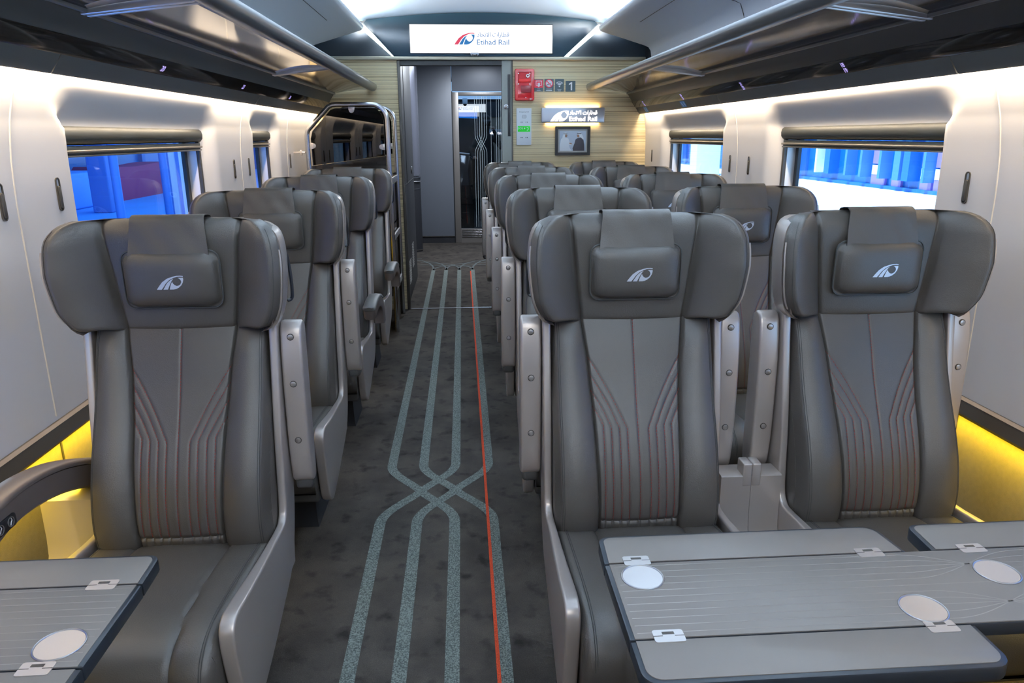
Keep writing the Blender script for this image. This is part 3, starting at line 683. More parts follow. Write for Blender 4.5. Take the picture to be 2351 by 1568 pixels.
    for i in range(nr):
        full.append(rows[i] + [(u * 0.222, max(min(rows[i][0][1], -.16), -.62), 0.27) for u in np.linspace(1, -1, 9)])
    m.loft(full); SM['seat_cushion'] = m.mesh('seat_cushion', LEATHER, 60)
    for sg in (-1, 1):
        for q, (dx, dz) in enumerate(((.203, .0050), (.1985, .0056))):
            SM['cst%d_%d' % (sg, q)] = MB().tube([(sg * dx, y, z + dz) for y, z in sy[3:-12]], .0008, 4).mesh('cushion_stitching', GTHREAD)
    # side frame
    fr = [(-.012, .985), (-.026, .90), (-.048, .78), (-.068, .66), (-.080, .55), (-.090, .48), (-.106, .452), (-.145, .444), (-.30, .458), (-.44, .478), (-.545, .494), (-.578, .493), (-.597, .480), (-.604, .455), (-.600, .40), (-.578, .29), (-.560, .232), (-.535, .207), (-.49, .198), (-.30, .222), (-.14, .262), (-.06, .31), (-.01, .40), (.02, .52), (.05, .75), (.072, .985)]
    for nm, sg in (('side_frame_r', 1), ('side_frame_l', -1)):
        m = MB().prism(smooth_path(fr + fr[:1], 3)[:-1], 'x', sg * .2262, sg * .2478, .006, 4)
        m.v = [(x + sg * .012 * float(np.clip((-y - .2) / .3, 0, 1)) * (1 if abs(x) > .237 else 0), y, z) for x, y, z in m.v]
        SM[nm] = m.mesh('side_frame', CHAMP, 35)
    SM['back_shell'] = MB().loft([[(x, y, z) for x, y in [(-.235, .0 + k), (-.235, .045 + k), (-.20, .070 + k), (0, .08 + k), (.20, .070 + k), (.235, .045 + k), (.235, .0 + k)]] for z, k in [(.26, -.05), (.40, -.02), (.60, .0), (.80, .012), (.97, .022)]]).mesh('back_shell', CHAMP)
    SM['under_tray'] = MB().box(-.222, .222, -.575, -.02, .215, .285, .012).mesh('under_tray', UNDER)
    pd = [[(sx * (w + .0), y, z) for sx, y in ((-1, y0), (1, y0), (1, y1), (-1, y1))] for w, y0, y1, z in ((.165, -.36, -.10, 0), (.160, -.355, -.10, .02), (.150, -.345, -.11, .23))]
    SM['pedestal'] = MB().loft(pd).mesh('pedestal', BASE)
    # armrest folded up (own frame: centred on x)
    ap = [(-.012, .545), (-.018, .61), (-.018, .75), (-.012, .87), (.000, .945), (.012, .968), (.030, .976), (.050, .968), (.060, .945), (.058, .80), (.054, .66), (.050, .54), (.040, .512), (.018, .508), (-.004, .520)]
    SM['armrest_up'] = MB().prism(smooth_path(ap + ap[:1], 3)[:-1], 'x', -.0285, .0285, .008, 3).mesh('armrest', CHAMP, 40)
    SM['armrest_screws'] = {}
    for i, (z, y) in enumerate(((.936, -.003), (.808, -.0165), (.645, -.0185))):
        m = MB().prism(circ(0, z, .0075, 20), 'y', y - .003, y + .004, .001); SM['screw%d' % i] = m.mesh('screw', SATIN)
        m = MB(); ring_plate(m, circ(0, z, .0092, 20), circ(0, z, .0078, 20), 'y', y - .0012, y + .004); SM['scring%d' % i] = m.mesh('screw_rim', DARKTRIM)
    SM['armrest_pad_up'] = MB().box(-.024, .024, .000, .060, .485, .525, .012).mesh('armrest_hinge', UNDER)
    # armrest folded down
    path = smooth_path([(-.515, .652), (-.46, .663), (-.38, .670), (-.28, .668), (-.20, .652), (-.14, .622), (-.10, .575), (-.085, .50)], 5)
    def sweep(path, sec, w):
        rg = []
        for i, (y, z) in enumerate(path):
            a = path[min(i + 1, len(path) - 1)]; b = path[max(i - 1, 0)]; t = np.array([a[0] - b[0], a[1] - b[1]]); t = t / np.linalg.norm(t); nn = np.array([-t[1], t[0]])
            if nn[1] < 0: nn = -nn
            k = 0.55 if i == 0 else (0.9 if i == 1 else 1)
            rg.append([(x * w, y + nn[0] * h * 1.0, z + nn[1] * h) for x, h in sec(k)])
        return rg
    SM['arm_down'] = MB().loft(sweep(path, lambda k: [(-k, -.042), (-k, -.004), (k, -.004), (k, -.042), (k * .8, -.05), (-k * .8, -.05)], .029)).mesh('armrest', TAUPE, 40)
    SM['arm_pad'] = MB().loft(sweep(path[:24], lambda k: [(-1 * k, -.002), (-1.02 * k, .006), (-.85 * k, .013), (0, .016), (.85 * k, .013), (1.02 * k, .006), (1 * k, -.002)], .031)).mesh('armrest_pad', ARMPAD, 50)
    pw = smooth_path([(-.52, .655), (-.47, .674), (-.40, .686), (-.31, .684), (-.20, .664), (-.10, .632), (0, .59), (.03, .575)], 5)
    SM['arm_win'] = MB().loft(sweep(pw, lambda k: [(-k, -.058), (-k, -.004), (k, -.004), (k, -.058), (k * .8, -.064), (-k * .8, -.064)], .029)).mesh('armrest', TAUPE, 40)
    SM['pad_win'] = MB().loft(sweep(pw[:34], lambda k: [(-1 * k, -.002), (-1.02 * k, .006), (-.85 * k, .012), (0, .014), (.85 * k, .012), (1.02 * k, .006), (1 * k, -.002)], .031)).mesh('armrest_pad', TAUPE, 50)
    m = MB().prism(rrect(-.47, -.395, .628, .658, .008), 'x', -.0325, -.0285, .001); SM['ctl'] = m.mesh('control_panel', BLACK)
    m = MB()
    for yb in (-.452, -.415): ring_plate(m, circ(yb, .643, .0115, 20), circ(yb, .643, .0098, 20), 'x', -.0338, -.031)
    SM['ctlb'] = m.mesh('control_button', SATIN)
    m = MB()
    for yb in (-.452, -.415): m.tube([(-.0335, yb - .004, .636), (-.0335, yb - .001, .642), (-.0335, yb + .003, .646), (-.0335, yb + .001, .651)], .001, 5)
    SM['ctls'] = m.mesh('control_symbol', PW)
    # console half between seat and neighbour (for side +1)
    def console(sg, wide=False):
        m = MB(); x0, x1 = .2485, (.385 if wide else .3345)
        rg = []
        for z, y in [(.532, -.055), (.532, -.098), (.529, -.102), (.50, -.102), (.42, -.103), (.37, -.108), (.335, -.125), (.31, -.16), (.30, -.20), (.28, -.22), (.20, -.22)]:
            rg.append([(sg * x0, y, z), (sg * x1, y, z), (sg * x1, y + .03, z - .002 if z > .4 else z - .03), (sg * x0, y + .03, z - .002 if z > .4 else z - .03)])
        m.loft(rg)
        if wide: return m.mesh('side_console', CHAMP, 40)
        m.box(*sorted((sg * .309, sg * x1)), -.1035, -.055, .50, .568, .004)
        return m.mesh('side_console', CHAMP, 40)
    SM['console_r'] = console(1); SM['console_l'] = console(-1); SM['console_w'] = console(-1, True)
    for sg, nm in ((1, 'handle_r'), (-1, 'handle_l')):
        SM[nm] = MB().tube(smooth_path([(sg * .276, .022, 1.160), (sg * .281, .030, 1.148), (sg * .2845, .036, 1.10), (sg * .2845, .040, 1.05), (sg * .281, .040, 1.032), (sg * .272, .034, 1.028)], 5), .0045, 8).mesh('grab_handle', BASE)
seat_meshes()
# bake the arm mesh so that the headrest overlaps the top of the backrest
def make_seat(x, row, label, arms, consoles, handle, controls=False):
    t = thing('train_seat', label, 'seat', (x, YR[row], 0), 0, 'grey leather seats facing the camera')
    def P(key, name=None, parent=None, loc=None, **pr):
        o = link(name or key, SM[key], parent or t, **pr)
        if loc: o.location = loc
        return o
    b = P('backrest'); 
    if row < 3:
        P('red0_0', 'red_stitching', b, label='red stitched line')
        for sg in (-1, 1):
            for k in range(4): P('red%d_%d' % (sg, k), 'red_stitching', b, label='red stitched line')
            for q in (0, 1): P('edge%d_%d' % (sg, q), 'edge_stitching', b)
    h = P('headrest'); P('hpip1', 'headrest_piping', h); P('hpip-1', 'headrest_piping', h); P('headrest_shell', label='champagne metallic shell')
    if row < 3: P('hst1', 'headrest_stitching', h); P('hst-1', 'headrest_stitching', h)
    p = P('pillow'); P('pillow_piping', parent=p); P('emblem', parent=p, label='silver emblem'); P('headrest_strap')
    c = P('seat_cushion')
    if row < 3:
        for sg in (-1, 1):
            for q in (0, 1): P('cst%d_%d' % (sg, q), 'cushion_stitching', c)
    P('side_frame_r', 'side_frame'); P('side_frame_l', 'side_frame'); P('back_shell'); P('under_tray'); P('pedestal')
    for sg, kind in arms.items():
        if kind == 'up':
            a = P('armrest_up', 'armrest', loc=(sg * .2790, 0, 0), label='folded up champagne armrest')
            P('armrest_pad_up', 'armrest_hinge', a)
            for i in range(3): P('screw%d' % i, 'screw', a); P('scring%d' % i, 'screw_rim', a)
        elif kind == 'down':
            a = P('arm_down' if sg > 0 else 'arm_win', 'armrest', loc=(sg * .288, 0, 0), label='lowered curved armrest')
            P('arm_pad' if sg > 0 else 'pad_win', 'armrest_pad', a)
            if controls and sg < 0:
                for key, nm in (('ctl', 'control_panel'), ('ctlb', 'control_button'), ('ctls', 'control_symbol')):
                    o = P(key, nm, a); o.scale = (-1, 1, 1)
    for sg in consoles: P('console_r' if sg > 0 else ('console_l' if x > 0 else 'console_w'), 'side_console')
    for sg in handle: P('handle_r' if sg > 0 else 'handle_l', 'grab_handle')
    return t
ORD = ['nearest', 'second', 'third', 'fourth', 'fifth']
XL_, XA, XW = -0.925, 0.278, 0.948
make_seat(XL_, 0, 'grey leather single seat nearest the camera on the left, behind the small table', {1: 'up', -1: 'down'}, (-1,), (1,), True)
make_seat(XL_, 1, 'left single seat in the second row, aisle armrest folded up beside its cushion', {1: 'up', -1: 'down'}, (-1,), (1,))
make_seat(XL_, 2, 'left single seat in the third row with its aisle armrest lowered', {1: 'down', -1: 'down'}, (-1,), (1,))
make_seat(XL_, 3, 'rearmost left single seat, right in front of the steel luggage stack', {1: 'down', -1: 'down'}, (-1,), (1,))
for r in range(5):
    pos = ['of the nearest row, beside the table end', 'in the second row', 'in the third row', 'in the fourth row', 'in the last row, before the ribbed end wall'][r]
    make_seat(XA, r, 'right-hand aisle seat ' + pos, {-1: 'up' if r < 4 else 'up', 1: 'up'}, (1,), (-1,))
    make_seat(XW, r, 'right-hand window seat ' + pos.replace('beside the table end', 'behind the large table'), {-1: 'up', 1: 'up'}, (-1,), ())

# ================================================================== TABLES
def leaf(poly, z0, z1, edge=0.007):
    cx = sum(p[0] for p in poly) / len(poly); cy = sum(p[1] for p in poly) / len(poly)
    return poly
def inset(poly, d):
    n = len(poly); out = []
    for i in range(n):
        p0 = Vector(poly[i - 1]); p1 = Vector(poly[i]); p2 = Vector(poly[(i + 1) % n])
        n1 = Vector((-(p1 - p0).y, (p1 - p0).x)).normalized(); n2 = Vector((-(p2 - p1).y, (p2 - p1).x)).normalized()
        nn = (n1 + n2); nn = nn / max(nn.length_squared, .3) * 2 * 0.5 * 2
        out.append((p1 + nn * d * 0.5 * (1)).to_tuple()[:2])
    return out
def rpoly(pts, rads, n=6):
    """rounded polygon, counter-clockwise"""
    out = []; m = len(pts)
    for i in range(m):
        p = Vector(pts[i]); a = (Vector(pts[i - 1]) - p).normalized(); b = (Vector(pts[(i + 1) % m]) - p).normalized(); r = rads[i]
        if r <= 0: out.append(tuple(p)); continue
        ang = a.angle(b); d = r / math.tan(ang / 2); c = p + (a + b).normalized() * (r / math.sin(ang / 2))
        s_ = p + a * d - c; e_ = p + b * d - c
        a0 = math.atan2(s_.y, s_.x); a1 = math.atan2(e_.y, e_.x)
        while a1 < a0: a1 += 2 * PI
        if a1 - a0 > PI: a1 -= 2 * PI
        for k in range(n + 1): t = a0 + (a1 - a0) * k / n; out.append((c.x + r * math.cos(t), c.y + r * math.sin(t)))
    return out
def table(s, xi, xo, label, hinges, cups, far, near, col_x):
    """s=+1 right; xi = aisle end |x|, xo = wall end"""
    t = thing('folding_table', label, 'table', (s * (xi + xo) / 2, 0.98, 0), 0)
    ox, oy = s * (xi + xo) / 2, 0.98
    def plate(name, pts, rads, ins=None):
        pts = [(p[0] - ox, p[1] - oy) for p in pts]
        if s < 0: pts = pts[::-1]; rads = rads[::-1]
        outer = rpoly(pts, rads); 
        cx = sum(p[0] for p in pts) / len(pts); cy = sum(p[1] for p in pts) / len(pts)
        o = MB().prism(outer, 'z', .714, .7385, .003).build(name + '_edge', TEDGE, t)
        ip = [(p[0], p[1]) for p in pts]
        ip2 = []
        for (x, y), e in zip(ip, ins if s > 0 else ins[::-1]): ip2.append((x + e[0], y + e[1]))
        MB().prism(rpoly(ip2, [max(r - .006, 0) for r in rads]), 'z', .7375, .7400, .0005).build(name, TABLE, t)
    e = .008
    A, B = s * xi, s * xo
    plate('table_top', [(A, .886), (B, .886), (B, 1.080), (A, 1.080)], [.003] * 4, [(s * e, .001), (-s * .002, .001), (-s * .002, -.001), (s * e, -.001)])
    for (a, b) in far:
        sl = 0.012
        plate('far_leaf', [(s * a, 1.083), (s * b, 1.083), (s * b - s * sl, 1.172), (s * a + s * .004, 1.172)], [0, 0, .028, .022], [(s * e, .001), (-s * e, .001), (-s * e, -e), (s * e, -e)])
    for (a, b) in near:
        plate('near_leaf', [(s * a, .795), (s * b, .795), (s * b, .883), (s * a, .883)], [.028, .028, 0, 0], [(s * e, e), (-s * e, e), (-s * e, -.001), (s * e, -.001)])
    for (hx, hy) in hinges:
        m = MB(); x0, y0 = s * hx - ox, hy - oy
        m.prism(rpoly([(x0 - .023, y0 - .0135), (x0 + .023, y0 - .0135), (x0 + .023, y0 + .0135), (x0 - .023, y0 + .0135)], [.004] * 4, 3), 'z', .7398, .7412)
        h = m.build('hinge', HINGE, t)
        MB().box(x0 - .009, x0 + .009, y0 + .003, y0 + .0085, .7410, .7416).box(x0 - .023, x0 - .009, y0 - .0006, y0 + .0006, .7410, .7414).box(x0 + .009, x0 + .023, y0 - .0006, y0 + .0006, .7410, .7414).build('hinge_slot', DARKTRIM, h)
    for (cx, cy) in cups:
        c = MB().prism(circ(s * cx - ox, cy - oy, .033, 40), 'z', .7398, .7404).build('cup_recess', CUP, t)
        rg = MB(); P = circ(s * cx - ox, cy - oy, .0345, 40); rg.tube([(p[0], p[1], .7405) for p in P], .0014, 8, closed=True); rg.build('cup_rim', SATIN, c)
    # inlaid lines, woven where they near the window
    m = MB(); ysl = np.linspace(.898, 1.070, 11)
    for k, y in enumerate(ysl):
        half = k // 3; pts = []
        for x in np.linspace(xi + .014, xo - .01, 90):
            grp = 0 if k < 5 else (1 if k > 5 else 2); yy = y
            if grp < 2:
                base = k if k < 5 else k - 6; cen = ysl[2] if grp == 0 else ysl[8]; x_c = xi + .62
                q = np.clip((x - x_c + .11) / .22, 0, 1); q = q * q * (3 - 2 * q); yy = y + (2 * cen - 2 * y) * q if base != 2 else y
            pts.append((s * x - ox, yy - oy))
        ribbon(m, pts, .0016, .74025)
    m.build('inlaid_lines', TLINE, t)
    cx = s * col_x - ox
    MB().prism(rrect(cx - .05, cx + .05, -.10, .10, .03), 'z', 0.03, .714).build('table_column', DARKTRIM, t)
    MB().prism(rrect(cx - .09, cx + .09, -.15, .15, .04), 'z', 0.0, .03, .005).build('table_foot', DARKTRIM, t)
    return t
table(1, .052, 1.352, 'large grey folding table on the right with dark edging and three cup recesses',
      [(.109, 1.086), (.524, 1.081), (.111, .889), (.524, .881), (.712, 1.081)], [(.108, 1.038), (.523, .924), (.706, 1.009)],
      [(.052, .592), (.640, 1.352)], [(.052, .578)], 1.0)
table(-1, .722, 1.352, 'small grey folding table at the lower left with one cup recess',
      [(.785, 1.081), (.785, .885)], [(.778, .935)], [(.722, 1.352)], [(.722, 1.352)], 1.05)

# ================================================================== COAT HOOKS
hk = None
def hook(s, y, label):
    t = thing('coat_hook', label, 'coat hook', (s * 1.3605, y, 1.292), 0, 'recessed coat hooks between the windows')
    if 'hk' not in SM:
        m = MB(); 
        ring_plate(m, rrect(-.011, .011, -.048, .048, .0109, 8), rrect(-.0075, .0075, -.0445, .0445, .0074, 8), 'x', -.004, .002); SM['hk'] = m.mesh('hook_rim', DARKTRIM)
        SM['hk2'] = MB().prism(rrect(-.0076, .0076, -.0446, .0446, .0075, 8), 'x', -.0002, .004).mesh('hook_back', BLACK)
        SM['hk3'] = MB().prism(rrect(-.0062, .0062, -.041, .024, .006, 8), 'x', -.006, .001, .0015).mesh('hook_tongue', DARKTRIM)
    for k, n in (('hk', 'hook_rim'), ('hk2', 'hook_back'), ('hk3', 'hook_tongue')):
        o = link(n, SM[k], t); o.scale = (s, 1, 1)
hook(-1, 1.968, 'coat hook at the left edge of the photo, on the panel before the wall joint')
hook(-1, 2.243, 'left wall coat hook just before the front left window')
hook(-1, 3.95, 'left wall coat hook after the front left window, before the joint')
hook(-1, 4.222, 'left wall coat hook right before the small second window')
hook(-1, 5.225, 'left wall coat hook near the luggage stack')
hook(1, 2.158, 'coat hook on the right wall nearest the camera')
hook(1, 3.907, 'right wall coat hook just past the large window')
hook(1, 4.19, 'right wall coat hook just before the second window')
hook(1, 5.967, 'right wall coat hook beside the ribbed end wall')

# ================================================================== SEAT NUMBERS + BLUE STICKERS
def band_frame(s, y, x=1.247, z=1.690, off=0.0012):
    """text lies on the sloping gloss band, readable from the aisle"""
    down = Vector((s * (1.263 - 1.2345), 0, 1.671 - 1.706)).normalized(); right = Vector((0, -s, 0)); nrm = right.cross(-down).normalized()
    if nrm.z > 0: nrm = -nrm
    up = -down
    M = Matrix((right, up, nrm)).transposed().to_4x4(); M.translation = Vector((s * x, y, z)) + nrm * off
    return M
def number(s, y, lines, label):
    t = thing('seat_number', label, 'seat number', (0, 0, 0), 0, 'lit seat numbers')
    F = band_frame(s, y)
    for i, q in enumerate(lines):
        text_mb(q, .032 if len(lines) > 1 else .038, F @ Matrix.Translation((0, .002 - i * .0235 if len(lines) > 1 else -.011, 0)) @ Matrix.Diagonal((0.85, .85, 1, 1)), NUM, 'digits', t, align='CENTER')
number(-1, 2.857, ['20'], 'violet lit seat number 20 on the left gloss band')
number(-1, 3.859, ['23'], 'violet lit seat number 23 on the left gloss band')
number(-1, 4.869, ['26'], 'violet lit seat number 26 on the left gloss band')
number(1, 2.776, ['18', '19'], 'violet lit seat numbers 18 and 19 on the right gloss band')
number(1, 3.793, ['21', '22'], 'violet lit seat numbers 21 and 22 on the right gloss band')
number(1, 4.838, ['24', '25'], 'violet lit seat numbers 24 and 25 on the right gloss band')
number(1, 5.857, ['27', '28'], 'violet lit seat numbers 27 and 28 on the right gloss band')
def sticker(y, label):
    t = thing('priority_seat_sticker', label, 'sticker', (0, 0, 0), 0, 'blue priority seat stickers')
    d = Vector((1.295 - 1.2635, 0, 1.624 - 1.6705)).normalized(); right = Vector((0, -1, 0)); n = Vector((-abs(d.z), 0, -abs(d.x)))
    M = Matrix((right, -d, n)).transposed().to_4x4(); M.translation = Vector((1.279, y, 1.6475)) + n * .0016
    m = MB().box(-.050, .050, -.021, .021, -.0005, .0003); me = m.mesh('sticker_sheet', BLUE); me.transform(M); link('sticker_sheet', me, t)
    for k in (-.026, .024):
        g = MB(); g.prism([(p[0] + k, p[1] + .014) for p in circ(0, 0, .003, 12)], 'z', .0003, .0008)
        g.prism([(k - .003, .009), (k + .002, .010), (k + .004, -.002), (k + .012, -.003), (k + .013, -.015), (k + .009, -.015), (k + .008, -.006), (k - .002, -.006)], 'z', .0003, .0008)
        me = g.mesh('sticker_figure', PW); me.transform(M); link('sticker_figure', me, t)
sticker(4.90, 'blue priority sticker farther from the end wall, under seat numbers 24 and 25')
sticker(5.90, 'blue priority sticker nearest the end wall under numbers 27 and 28')

# ================================================================== END WALL OBJECTS  (y = 6.2 plane)
Y0 = 6.2
t = thing('display_screen', 'wide white passenger display above the doorway showing a red and blue rail logo', 'screen', (0, Y0 - .03, 2.19))
MB().box(-.572, .566, -.010, 0, -.110, .110, .002).build('screen_bezel', HEADER, t)
MB().box(-.566, .560, -.012, -.009, -.104, .105).build('screen_image', SCREEN, t)
for P, m, n in ((E1, SCRR, 'logo_red_arc'), (E2, SCRB, 'logo_blue_arc'), (E3, SCRB, 'logo_blue_bowl')):
    e = MB(); poly_faces(e, P, lambda a, b: (-.219 + a * .161, -.0135, -.042 + b * .165)); e.build(n, m, t)
text_mb('Etihad Rail', .068, FACE_Y(0, -.0135, 0), SCRB, 'latin_wordmark', t, fit=(-.039, .215, -.042, .040))
text_mb(ARABIC, .058, FACE_Y(0, -.0135, 0), SCRB, 'arabic_wordmark', t, fit=(-.039, .215, .018, .032))
t = thing('dome_camera', 'tiny dark ceiling camera under the display screen', 'camera', (-.06, Y0 - .05, 2.075))
MB().box(-.033, .033, -.012, .02, -.006, .012, .004).build('camera_body', SILV, t)
MB().prism(circ(-.016, -.008, .008, 16), 'y', -.018, -.010, .002).prism(circ(.016, -.008, .008, 16), 'y', -.018, -.010, .002).build('camera_lens', GLOSSB, t)
# red box
t = thing('red_emergency_box', 'glossy red emergency box with clear cover on the end wall', 'emergency box', (.340, Y0, 1.848))
MB().prism(rrect(-.080, .078, -.122, .122, .014), 'y', -.045, 0, .008).build('box_body', RED, t)
m = MB(); ring_plate(m, rrect(-.074, .072, -.116, .116, .012), rrect(-.056, .054, -.100, .098, .006), 'y', -.052, -.044); m.build('box_rim', RED, t)
MB().box(-.050, .050, -.050, -.044, .018, .046, .004).build('red_label', RED2, t)
MB().box(-.030, .050, -.052, -.044, -.060, -.006, .003).build('box_handle', DRED, t)
m = MB(); ring_plate(m, circ(.024, .068, .0135, 20), circ(.024, .068, .007, 20), 'y', -.056, -.044); m.build('key_lock', STEEL, t)
m = MB()
for a, b in ((-.052, .086), (.040, .086), (-.050, .006), (.040, .006), (.008, -.100)): m.prism(circ(a, b, .0045, 10), 'y', -.050, -.044)
m.build('rivet', STEEL, t)
text_mb('BV', .020, FACE_Y(.050, -.053, -.116), PW, 'corner_mark', t, align='CENTER')
# pictograms
def plate(x0, x1, z0, z1, label, name='pictogram_sign'):
    t = thing(name, label, 'sign', ((x0 + x1) / 2, Y0, (z0 + z1) / 2)); MB().prism(rrect(-(x1 - x0) / 2, (x1 - x0) / 2, -(z1 - z0) / 2, (z1 - z0) / 2, .003, 3), 'y', -.004, 0).build('sign_plate', SIGN, t); return t
t = plate(.420, .494, 1.798, 1.893, 'small sign with a red field and white drawing beside the red box')
MB().box(-.035, .035, -.005, -.004, -.018, .042).build('red_field', SIGNR, t)
m = MB(); ring_plate(m, rrect(-.024, .026, -.002, .036, .002, 2), rrect(-.019, .021, .003, .031, .002, 2), 'y', -.006, -.005)
m.prism([(-.010, .020), (.012, .020), (.010, -.004), (.004, -.012), (-.004, -.012), (-.008, -.004)], 'y', -.0062, -.005); m.build('window_symbol', PW, t)
MB().box(-.012, .012, -.005, -.004, -.028, -.026).box(-.016, .016, -.005, -.004, -.040, -.038).build('caption', PW, t)
t = plate(.504, .580, 1.798, 1.895, 'no smoking sign with a red ring, second of the small signs')
MB().prism(circ(0, .014, .031, 28), 'y', -.005, -.004).build('white_disc', PW, t)
m = MB(); ring_plate(m, circ(0, .014, .033, 28), circ(0, .014, .0265, 28), 'y', -.006, -.004); m.prism([(-.024, .034), (-.019, .038), (.024, -.006), (.019, -.010)], 'y', -.0063, -.005); m.build('red_ring', SIGNR, t)
MB().prism([(-.020, .004), (.014, .016), (.015, .012), (-.019, .0)], 'y', -.006, -.005).build('cigarette', INK, t)
MB().box(-.022, .022, -.005, -.004, -.030, -.027).box(-.025, .025, -.005, -.004, -.042, -.038).build('caption', PW, t)
t = plate(.590, .664, 1.798, 1.895, 'wifi sign with white arcs, third of the small signs')
m = MB(); m.prism(circ(0, -.008, .006, 16), 'y', -.006, -.004)
for r in (.017, .027, .037): m.prism([(r * math.sin(a), -.008 + r * math.cos(a)) for a in np.linspace(-.85, .85, 14)] + [((r - .005) * math.sin(a), -.008 + (r - .005) * math.cos(a)) for a in np.linspace(.85, -.85, 14)], 'y', -.006, -.004)
m.build('wifi_symbol', PW, t); MB().box(-.016, .016, -.005, -.004, -.032, -.029).box(-.012, .012, -.005, -.004, -.044, -.041).build('caption', PW, t)
t = plate(.678, .758, 1.797, 1.880, 'dark sign with the white numeral 1, last of the small signs')
MB().prism([(.002, -.031), (.013, -.031), (.013, .031), (.004, .031), (-.014, .020), (-.014, .009), (.002, .017)], 'y', -.006, -.004).build('numeral', PW, t)
# intercom
t = thing('emergency_intercom', 'tall white emergency call panel with a green SOS label', 'intercom', (.337, Y0, 1.523))
MB().prism(rrect(-.063, .061, -.145, .147, .005), 'y', -.014, 0, .003).build('intercom_plate', PW, t)
MB().prism(rrect(-.052, .050, -.039, .006, .003, 3), 'y', -.0155, -.013).build('green_label', GREEN, t)
text_mb('SOS', .024, FACE_Y(-.030, -.0162, -.020), PW, 'sos_letters', t, align='CENTER')
m = MB(); m.tube([(.022, -.016, -.006), (.034, -.016, -.008), (.036, -.016, -.018), (.028, -.016, -.028), (.022, -.016, -.026)], .0025, 6); m.prism(circ(.004, -.012, .006, 10), 'y', -.0162, -.015); m.build('phone_symbol', PW, t)
text_mb('Emergency Call', .0125, FACE_Y(0, -.0145, .113), INK, 'heading', t, align='CENTER')
m = MB()
for i in range(6):
    for j in range(6):
        if (i in (0, 5)) and (j in (0, 5)): continue
        m.box(-.018 + i * .007, -.0145 + i * .007, -.0146, -.0138, .066 + j * .005, .0690 + j * .005)
m.build('speaker_holes', GREYP, t)
m = MB()
for a in (-.028, -.018, .012, .024): m.box(a, a + .006, -.0146, -.0138, .034, .039); m.box(a, a + .006, -.0146, -.0138, -.088, -.081)
m.build('small_symbols', INK, t)
# illuminated sign
t = thing('illuminated_sign', 'silver backlit sign with glowing rail logo and lettering on the end wall', 'sign', (.738, Y0, 1.612))
MB().prism(rrect(-.262, .262, -.058, .060, .010), 'y', -.050, -.022, .008).build('sign_box', SILV, t)
MB().box(-.235, .235, -.022, 0, -.035, .037).build('sign_mount', SILV, t)
for P in (E1, E2, E3):
    e = MB(); poly_faces(e, P, lambda a, b: (-.189 + a * .150, -.0515, -.048 + b * .158)); e.build('glowing_logo', GLOWW, t)
text_mb('Etihad Rail', .064, FACE_Y(0, -.0515, 0), GLOWW, 'latin_wordmark', t, bold=.0015, fit=(-.034, .197, -.045, .034))
text_mb(ARABIC, .052, FACE_Y(0, -.0515, 0), GLOWW, 'arabic_wordmark', t, bold=.0015, fit=(-.034, .197, .006, .030))
area('sign_lamp', (.738, Y0 - .012, 1.676), (0, .55, 1), .44, .014, 0.9, (1, .68, .30)); area('sign_lamp', (.738, Y0 - .012, 1.550), (0, .55, -1), .44, .014, 0.7, (1, .68, .30))
# framed photograph
t = thing('framed_photo', 'black framed photograph of two people in white headdresses on the end wall', 'picture', (.742, Y0, 1.410))
m = MB(); ring_plate(m, rrect(-.146, .146, -.116, .116, .002, 1), rrect(-.123, .123, -.093, .093, .001, 1), 'y', -.022, 0); m.build('frame', PFRAME, t)
MB().box(-.124, .124, -.010, -.004, -.094, .094).build('photo_mount', PMAT_, t)
MB().box(-.110, .110, -.0115, -.010, -.080, .080).build('photo_print', PBACK, t)
def pp(pts, m, n, y=-.0122): e = MB(); poly_faces(e, pts, lambda a, b: (a, y, b)); e.build(n, m, t)
pp([(-.106, -.080), (-.106, -.03), (-.098, .012), (-.082, .030), (-.058, .032), (-.036, .018), (-.026, -.010), (-.006, -.022), (-.010, -.034), (-.030, -.034), (-.022, -.06), (-.005, -.080)], PW, 'white_robe')
pp([(-.086, .028), (-.078, .058), (-.064, .066), (-.050, .062), (-.046, .052), (-.062, .048), (-.066, .034), (-.074, .022)], PW, 'headdress', -.0128)
pp([(-.064, .050), (-.048, .052), (-.044, .040), (-.050, .028), (-.062, .028)], SKIN, 'face', -.0130)
pp([(-.078, .054), (-.046, .055), (-.046, .059), (-.078, .058)], INK, 'head_cord', -.0134)
pp([(.004, -.080), (.000, -.060), (.016, -.020), (.024, .010), (.040, .022), (.066, .026), (.090, .010), (.098, -.03), (.100, -.080)], ROBE, 'dark_robe')
pp([(.036, .052), (.046, .066), (.064, .066), (.078, .050), (.092, .020), (.088, .008), (.070, .026), (.056, .034), (.054, .048)], PW, 'headdress', -.0128)
pp([(.036, .050), (.054, .048), (.056, .034), (.050, .026), (.040, .028), (.034, .040)], SKIN, 'face', -.0130)
pp([(.034, .055), (.070, .055), (.072, .060), (.036, .060)], INK, 'head_cord', -.0134)
pp([(-.028, -.014), (-.008, -.018), (-.006, -.028), (-.026, -.026)], SKIN, 'hand', -.0130)
# door lock
t = thing('door_lock', 'round steel key lock on the strip right of the doorway', 'lock', (.190, Y0, 1.681))
MB().prism(circ(0, 0, .020, 28), 'y', -.008, 0, .003).build('lock_plate', STEEL, t)
m = MB(); ring_plate(m, circ(0, 0, .010, 20), circ(0, 0, .006, 20), 'y', -.012, -.007); m.build('lock_ring', DARKTRIM, t)

